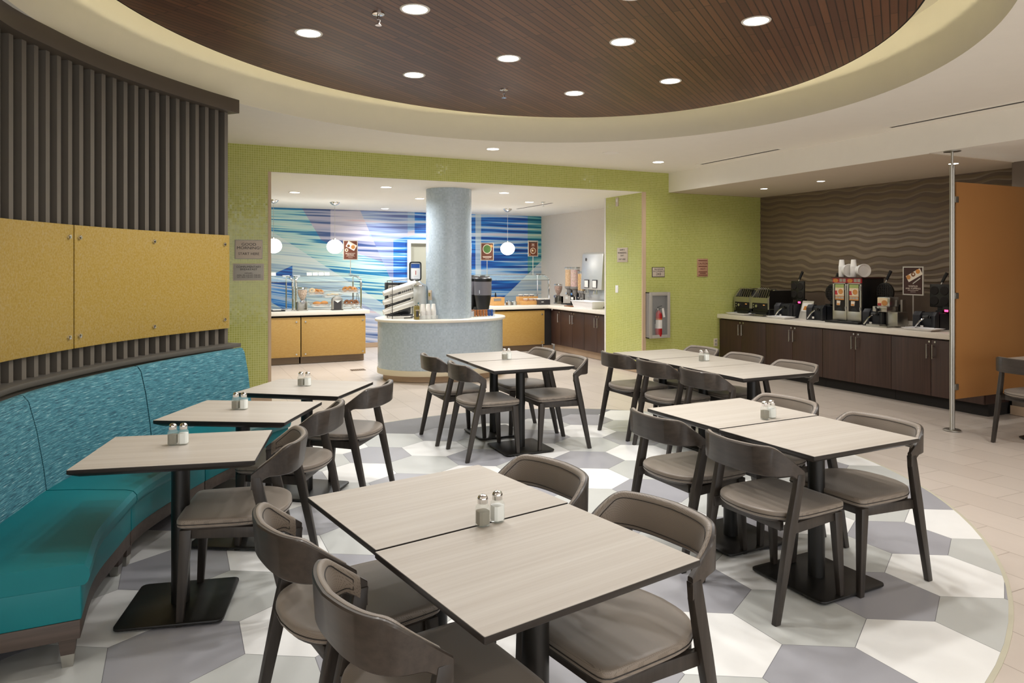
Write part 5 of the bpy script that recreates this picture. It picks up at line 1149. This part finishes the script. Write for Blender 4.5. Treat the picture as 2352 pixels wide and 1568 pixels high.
waffle_maker(7.76, True, 'waffle maker next to the toasters, square iron raised', iron_y=.03, iron_z=.40); waffle_maker(7.20, False, 'waffle maker mostly hidden behind the hot cereal dispenser', px=8.10, led=False, iron_y=.06, iron_z=.38); waffle_maker(6.19, False, 'waffle maker with round iron raised behind the batter dispenser', px=7.98, led=False, iron_y=-.05, iron_z=.42); waffle_maker(5.56, True, 'waffle maker with four-cup iron closest to the metal pole', px=8.06, iron_y=.0, iron_z=.40)
t = thing('photo_stand', 'tilted acrylic photo stand between the first two waffle makers', 'photo stand', (8.20, 7.47, WZ), -PI / 2)
m = MB(); m.sect([[(-.10, -.02, 0), (.10, -.02, 0), (.10, -.014, 0), (-.10, -.014, 0)], [(-.10, .07, .255), (.10, .07, .255), (.10, .076, .255), (-.10, .076, .255)]]); m.box(-.10, .10, -.02, .08, 0, .004); m.build('frame', 'frame_silver', t)
m = MB(); m.sect([[(-.08, .012, .105), (.08, .012, .105), (.08, .014, .105), (-.08, .014, .105)], [(-.08, .052, .225), (.08, .052, .225), (.08, .054, .225), (-.08, .054, .225)]]); m.build('photo', 'paper_white', t); m = MB(); m.sect([[(-.05, .017, .125), (.05, .017, .125), (.05, .019, .125), (-.05, .019, .125)], [(-.04, .035, .18), (.04, .035, .18), (.04, .037, .18), (-.04, .037, .18)]]); m.build('food_print', 'orange_food', t)
# hot cereal dispenser with two doors
t = thing('hot_cereal_dispenser', 'tall black dispenser with two picture doors on the waffle counter', 'food dispenser', (8.05, 6.635, WZ), -PI / 2)
m = MB(); m.box(-.226, .226, .012, .42, .03, .605); m.build('cabinet', 'black_plastic', t, bevel=.004)
m = MB(); m.box(-.24, .24, -.02, .43, .598, .612); m.build('top', 'poster_dark', t)
m = MB(); m.box(-.28, .24, -.09, .38, 0, .028); m.build('drip_base', 'black_plastic', t, bevel=.004)
for s in (-1, 1):
    c = s * .112
    m = MB(); m.box(c - .110, c + .110, -.006, .012, .035, .16); m.box(c - .110, c - .085, -.006, .012, .16, .535); m.box(c + .085, c + .110, -.006, .012, .16, .535); m.box(c - .110, c + .110, -.006, .012, .52, .535); d = m.build('door', 'brushed', t, bevel=.002)
    m = MB(); m.box(c - .085, c + .085, -.004, .010, .16, .52); m.build('door_window', 'void_dark', d)
    m = MB(); m.box(c - .110, c + .110, -.007, .012, .536, .597); m.build('header_card', 'red_food', d)
    m = MB(); m.sect([[(c - .06 + .042 * math.cos(2 * PI * i / 20), y, .566 + .024 * math.sin(2 * PI * i / 20)) for i in range(20)] for y in (-.009, -.007)]); m.build('oval_badge', 'orange_food', d)
    for q in (.022, .075): m = MB(); m.box(c + q - .022, c + q + .022, -.009, -.007, .548, .59); m.build('cup_icon', 'sign_grey', d)
    m = MB(); m.box(c - .07, c + .07, -.008, -.004, .36, .515); pr = m.build('cereal_picture', 'pastry_pale', d)
    m = MB(); m.box(c - .07, c + .07, -.0095, -.008, .47, .515); m.build('green_print', 'green_print', pr); m = MB(); m.box(c - .07, c - .03, -.0095, -.008, .375, .43); m.build('red_print', 'red_food', pr)
    m = MB(); m.sect([[(c + .015 + .05 * math.cos(2 * PI * i / 22), y, .418 + .046 * math.sin(2 * PI * i / 22)) for i in range(22)] for y in (-.0105, -.008)]); m.build('bowl_print', 'plate_cream', pr); m = MB(); m.sect([[(c + .02 + .038 * math.cos(2 * PI * i / 22), y, .418 + .036 * math.sin(2 * PI * i / 22)) for i in range(22)] for y in (-.0115, -.0105)]); m.build('cereal_print', 'pastry_gold', pr)
    for q in (-.045, 0, .045): m = MB(); m.box(c + q - .019, c + q + .019, -.008, -.004, .322, .352); m.build('step_icon', 'sign_grey', d)
    m = MB(); m.box(c - .07, c + .07, -.007, -.004, .308, .358); m.build('icon_strip', 'orange_food', d)
    m = MB(); m.sect([[(c - .045, y, .235), (c + .005, y, .235), (c + .015, y, .295), (c - .045, y, .298)] for y in (-.008, -.004)]); m.build('cup_sticker', 'plate_cream', d); m = MB(); m.box(c - .04, c + .003, -.009, -.008, .238, .26); m.build('orange_print', 'orange_food', d)
    m = MB(); m.sect([[(c + .045 * math.cos(PI * i / 10), y, .163 + .05 * math.sin(PI * i / 10)) for i in range(11)] for y in (-.006, -.004)]); m.build('spout_recess', 'black_plastic', d)
    m = MB(); m.cyl((c + .096, -.012, .44), (c + .096, -.012, .50), .008); m.cyl((c + .096, -.012, .18), (c + .096, -.012, .22), .008); m.build('hinge', 'steel', d)
    m = MB(); m.box(c - .08, c + .03, -.085, -.03, .028, .034); m.build('drip_grid', 'dark_grey', t)
DT = WZ + .612
for y, lab in ((6.80, 'tall stack of white foam cups on the dispenser, left one'), (6.615, 'tall stack of white foam cups on the dispenser, between the plate stacks')):
    t = thing('cup_stack', lab, 'cup stack', (8.15, y, DT), 0, 'cup stacks on the dispenser'); m = MB(); m.lathe([(.036, 0), (.039, .004), (.041, .145), (.039, .148), (.030, .23), (.028, .233)], n=24); m.build('cups', 'paper_white', t); m = MB(); [m.lathe([(.0425, .012 + q * .02), (.0425, .018 + q * .02)], n=24, cap=False) for q in range(7)]; m.build('cup_rims', 'porcelain', t)
for y, lab in ((6.715, 'stack of white foam plates on edge, behind the second cup stack'), (6.49, 'stack of white foam plates on edge at the right of the dispenser top')):
    t = thing('plate_stack', lab, 'plate stack', (8.16, y, DT + .088), rad(67), 'plate stacks on the dispenser'); r = .088
    m = MB(); m.sect([[(q, k * math.cos(2 * PI * i / 32), k * math.sin(2 * PI * i / 32)) for i in range(32)] for q, k in ((.075, r * .72), (-.045, r), (-.055, r), (-.052, r * .93), (-.035, r * .70), (-.035, r * .3))]); m.build('plates', 'paper_white', t, smooth=40)
    m = MB()
    for q in range(6): m.sect([[(-.045 + q * .016 + e, r * (1.004 - q * .035) * math.cos(2 * PI * i / 32), r * (1.004 - q * .035) * math.sin(2 * PI * i / 32)) for i in range(32)] for e in (0, .004)], cap=False)
    m.build('plate_rims', 'porcelain', t)
t = thing('batter_dispenser', 'steel batter dispenser with a food picture on its tank', 'food dispenser', (7.98, 6.03, WZ), -PI / 2)
m = MB(); m.box(-.17, .12, -.12, .22, 0, .018); m.box(-.17, .02, -.12, .0, .018, .032); m.build('base', 'brushed', t, bevel=.003)
m = MB(); m.box(-.005, .155, .03, .22, .018, .19); m.build('pedestal', 'brushed', t, bevel=.004)
m = MB(); m.box(-.13, .07, -.05, .16, .19, .255); m.build('housing', 'brushed', t, bevel=.006)
m = MB(); m.box(-.09, .08, -.01, .16, .255, .37); tk = m.build('tank', 'steel', t, bevel=.006); m = MB(); m.box(-.088, .05, -.014, -.0105, .262, .362); m.build('picture', 'pastry_pale', tk); m = MB(); m.sect([[(.01 + .04 * math.cos(2 * PI * i / 20), y, .30 + .034 * math.sin(2 * PI * i / 20)) for i in range(20)] for y in (-.016, -.014)]); m.build('pancake_print', 'pastry_gold', tk); m = MB(); m.box(-.085, -.035, -.0155, -.014, .264, .295); m.build('red_print', 'red_food', tk)
m = MB(); m.cyl((-.04, -.05, .215), (-.04, -.075, .215), .02); m.tube([(-.06, -.08, .25), (-.04, -.085, .215), (-.045, -.085, .165)], .012, 8); m.build('tap_lever', 'black_plastic', t)
m = MB(); m.box(.10, .125, .16, .22, .19, .34); m.build('rear_post', 'brushed', t)

# ------------------------------------------------------------------ world, camera, view
w = bpy.data.worlds.new('World'); S.world = w; w.use_nodes = True
bg = w.node_tree.nodes['Background']; bg.inputs[0].default_value = (.97, .985, 1.0, 1); bg.inputs[1].default_value = 2.0
cd = bpy.data.cameras.new('Camera'); cam = bpy.data.objects.new('Camera', cd); COL.objects.link(cam); S.camera = cam
cam.location = (0, 0, 1.612); cam.rotation_euler = (PI / 2, 0, -math.radians(25.3))
cd.sensor_width = 36; cd.lens = 36 * 1635 / 2352; cd.shift_y = -(784 - 612) / 2352; cd.clip_start = .05; cd.clip_end = 60
S.view_settings.view_transform = 'Standard'; S.view_settings.look = 'None'; S.view_settings.exposure = 0.25; S.view_settings.gamma = 1.0
S.cycles.use_denoising = True; S.cycles.max_bounces = 8; S.cycles.diffuse_bounces = 6; S.cycles.glossy_bounces = 4; S.cycles.transmission_bounces = 8; S.cycles.transparent_max_bounces = 12; S.cycles.caustics_reflective = False; S.cycles.caustics_refractive = False; S.cycles.sample_clamp_indirect = 6
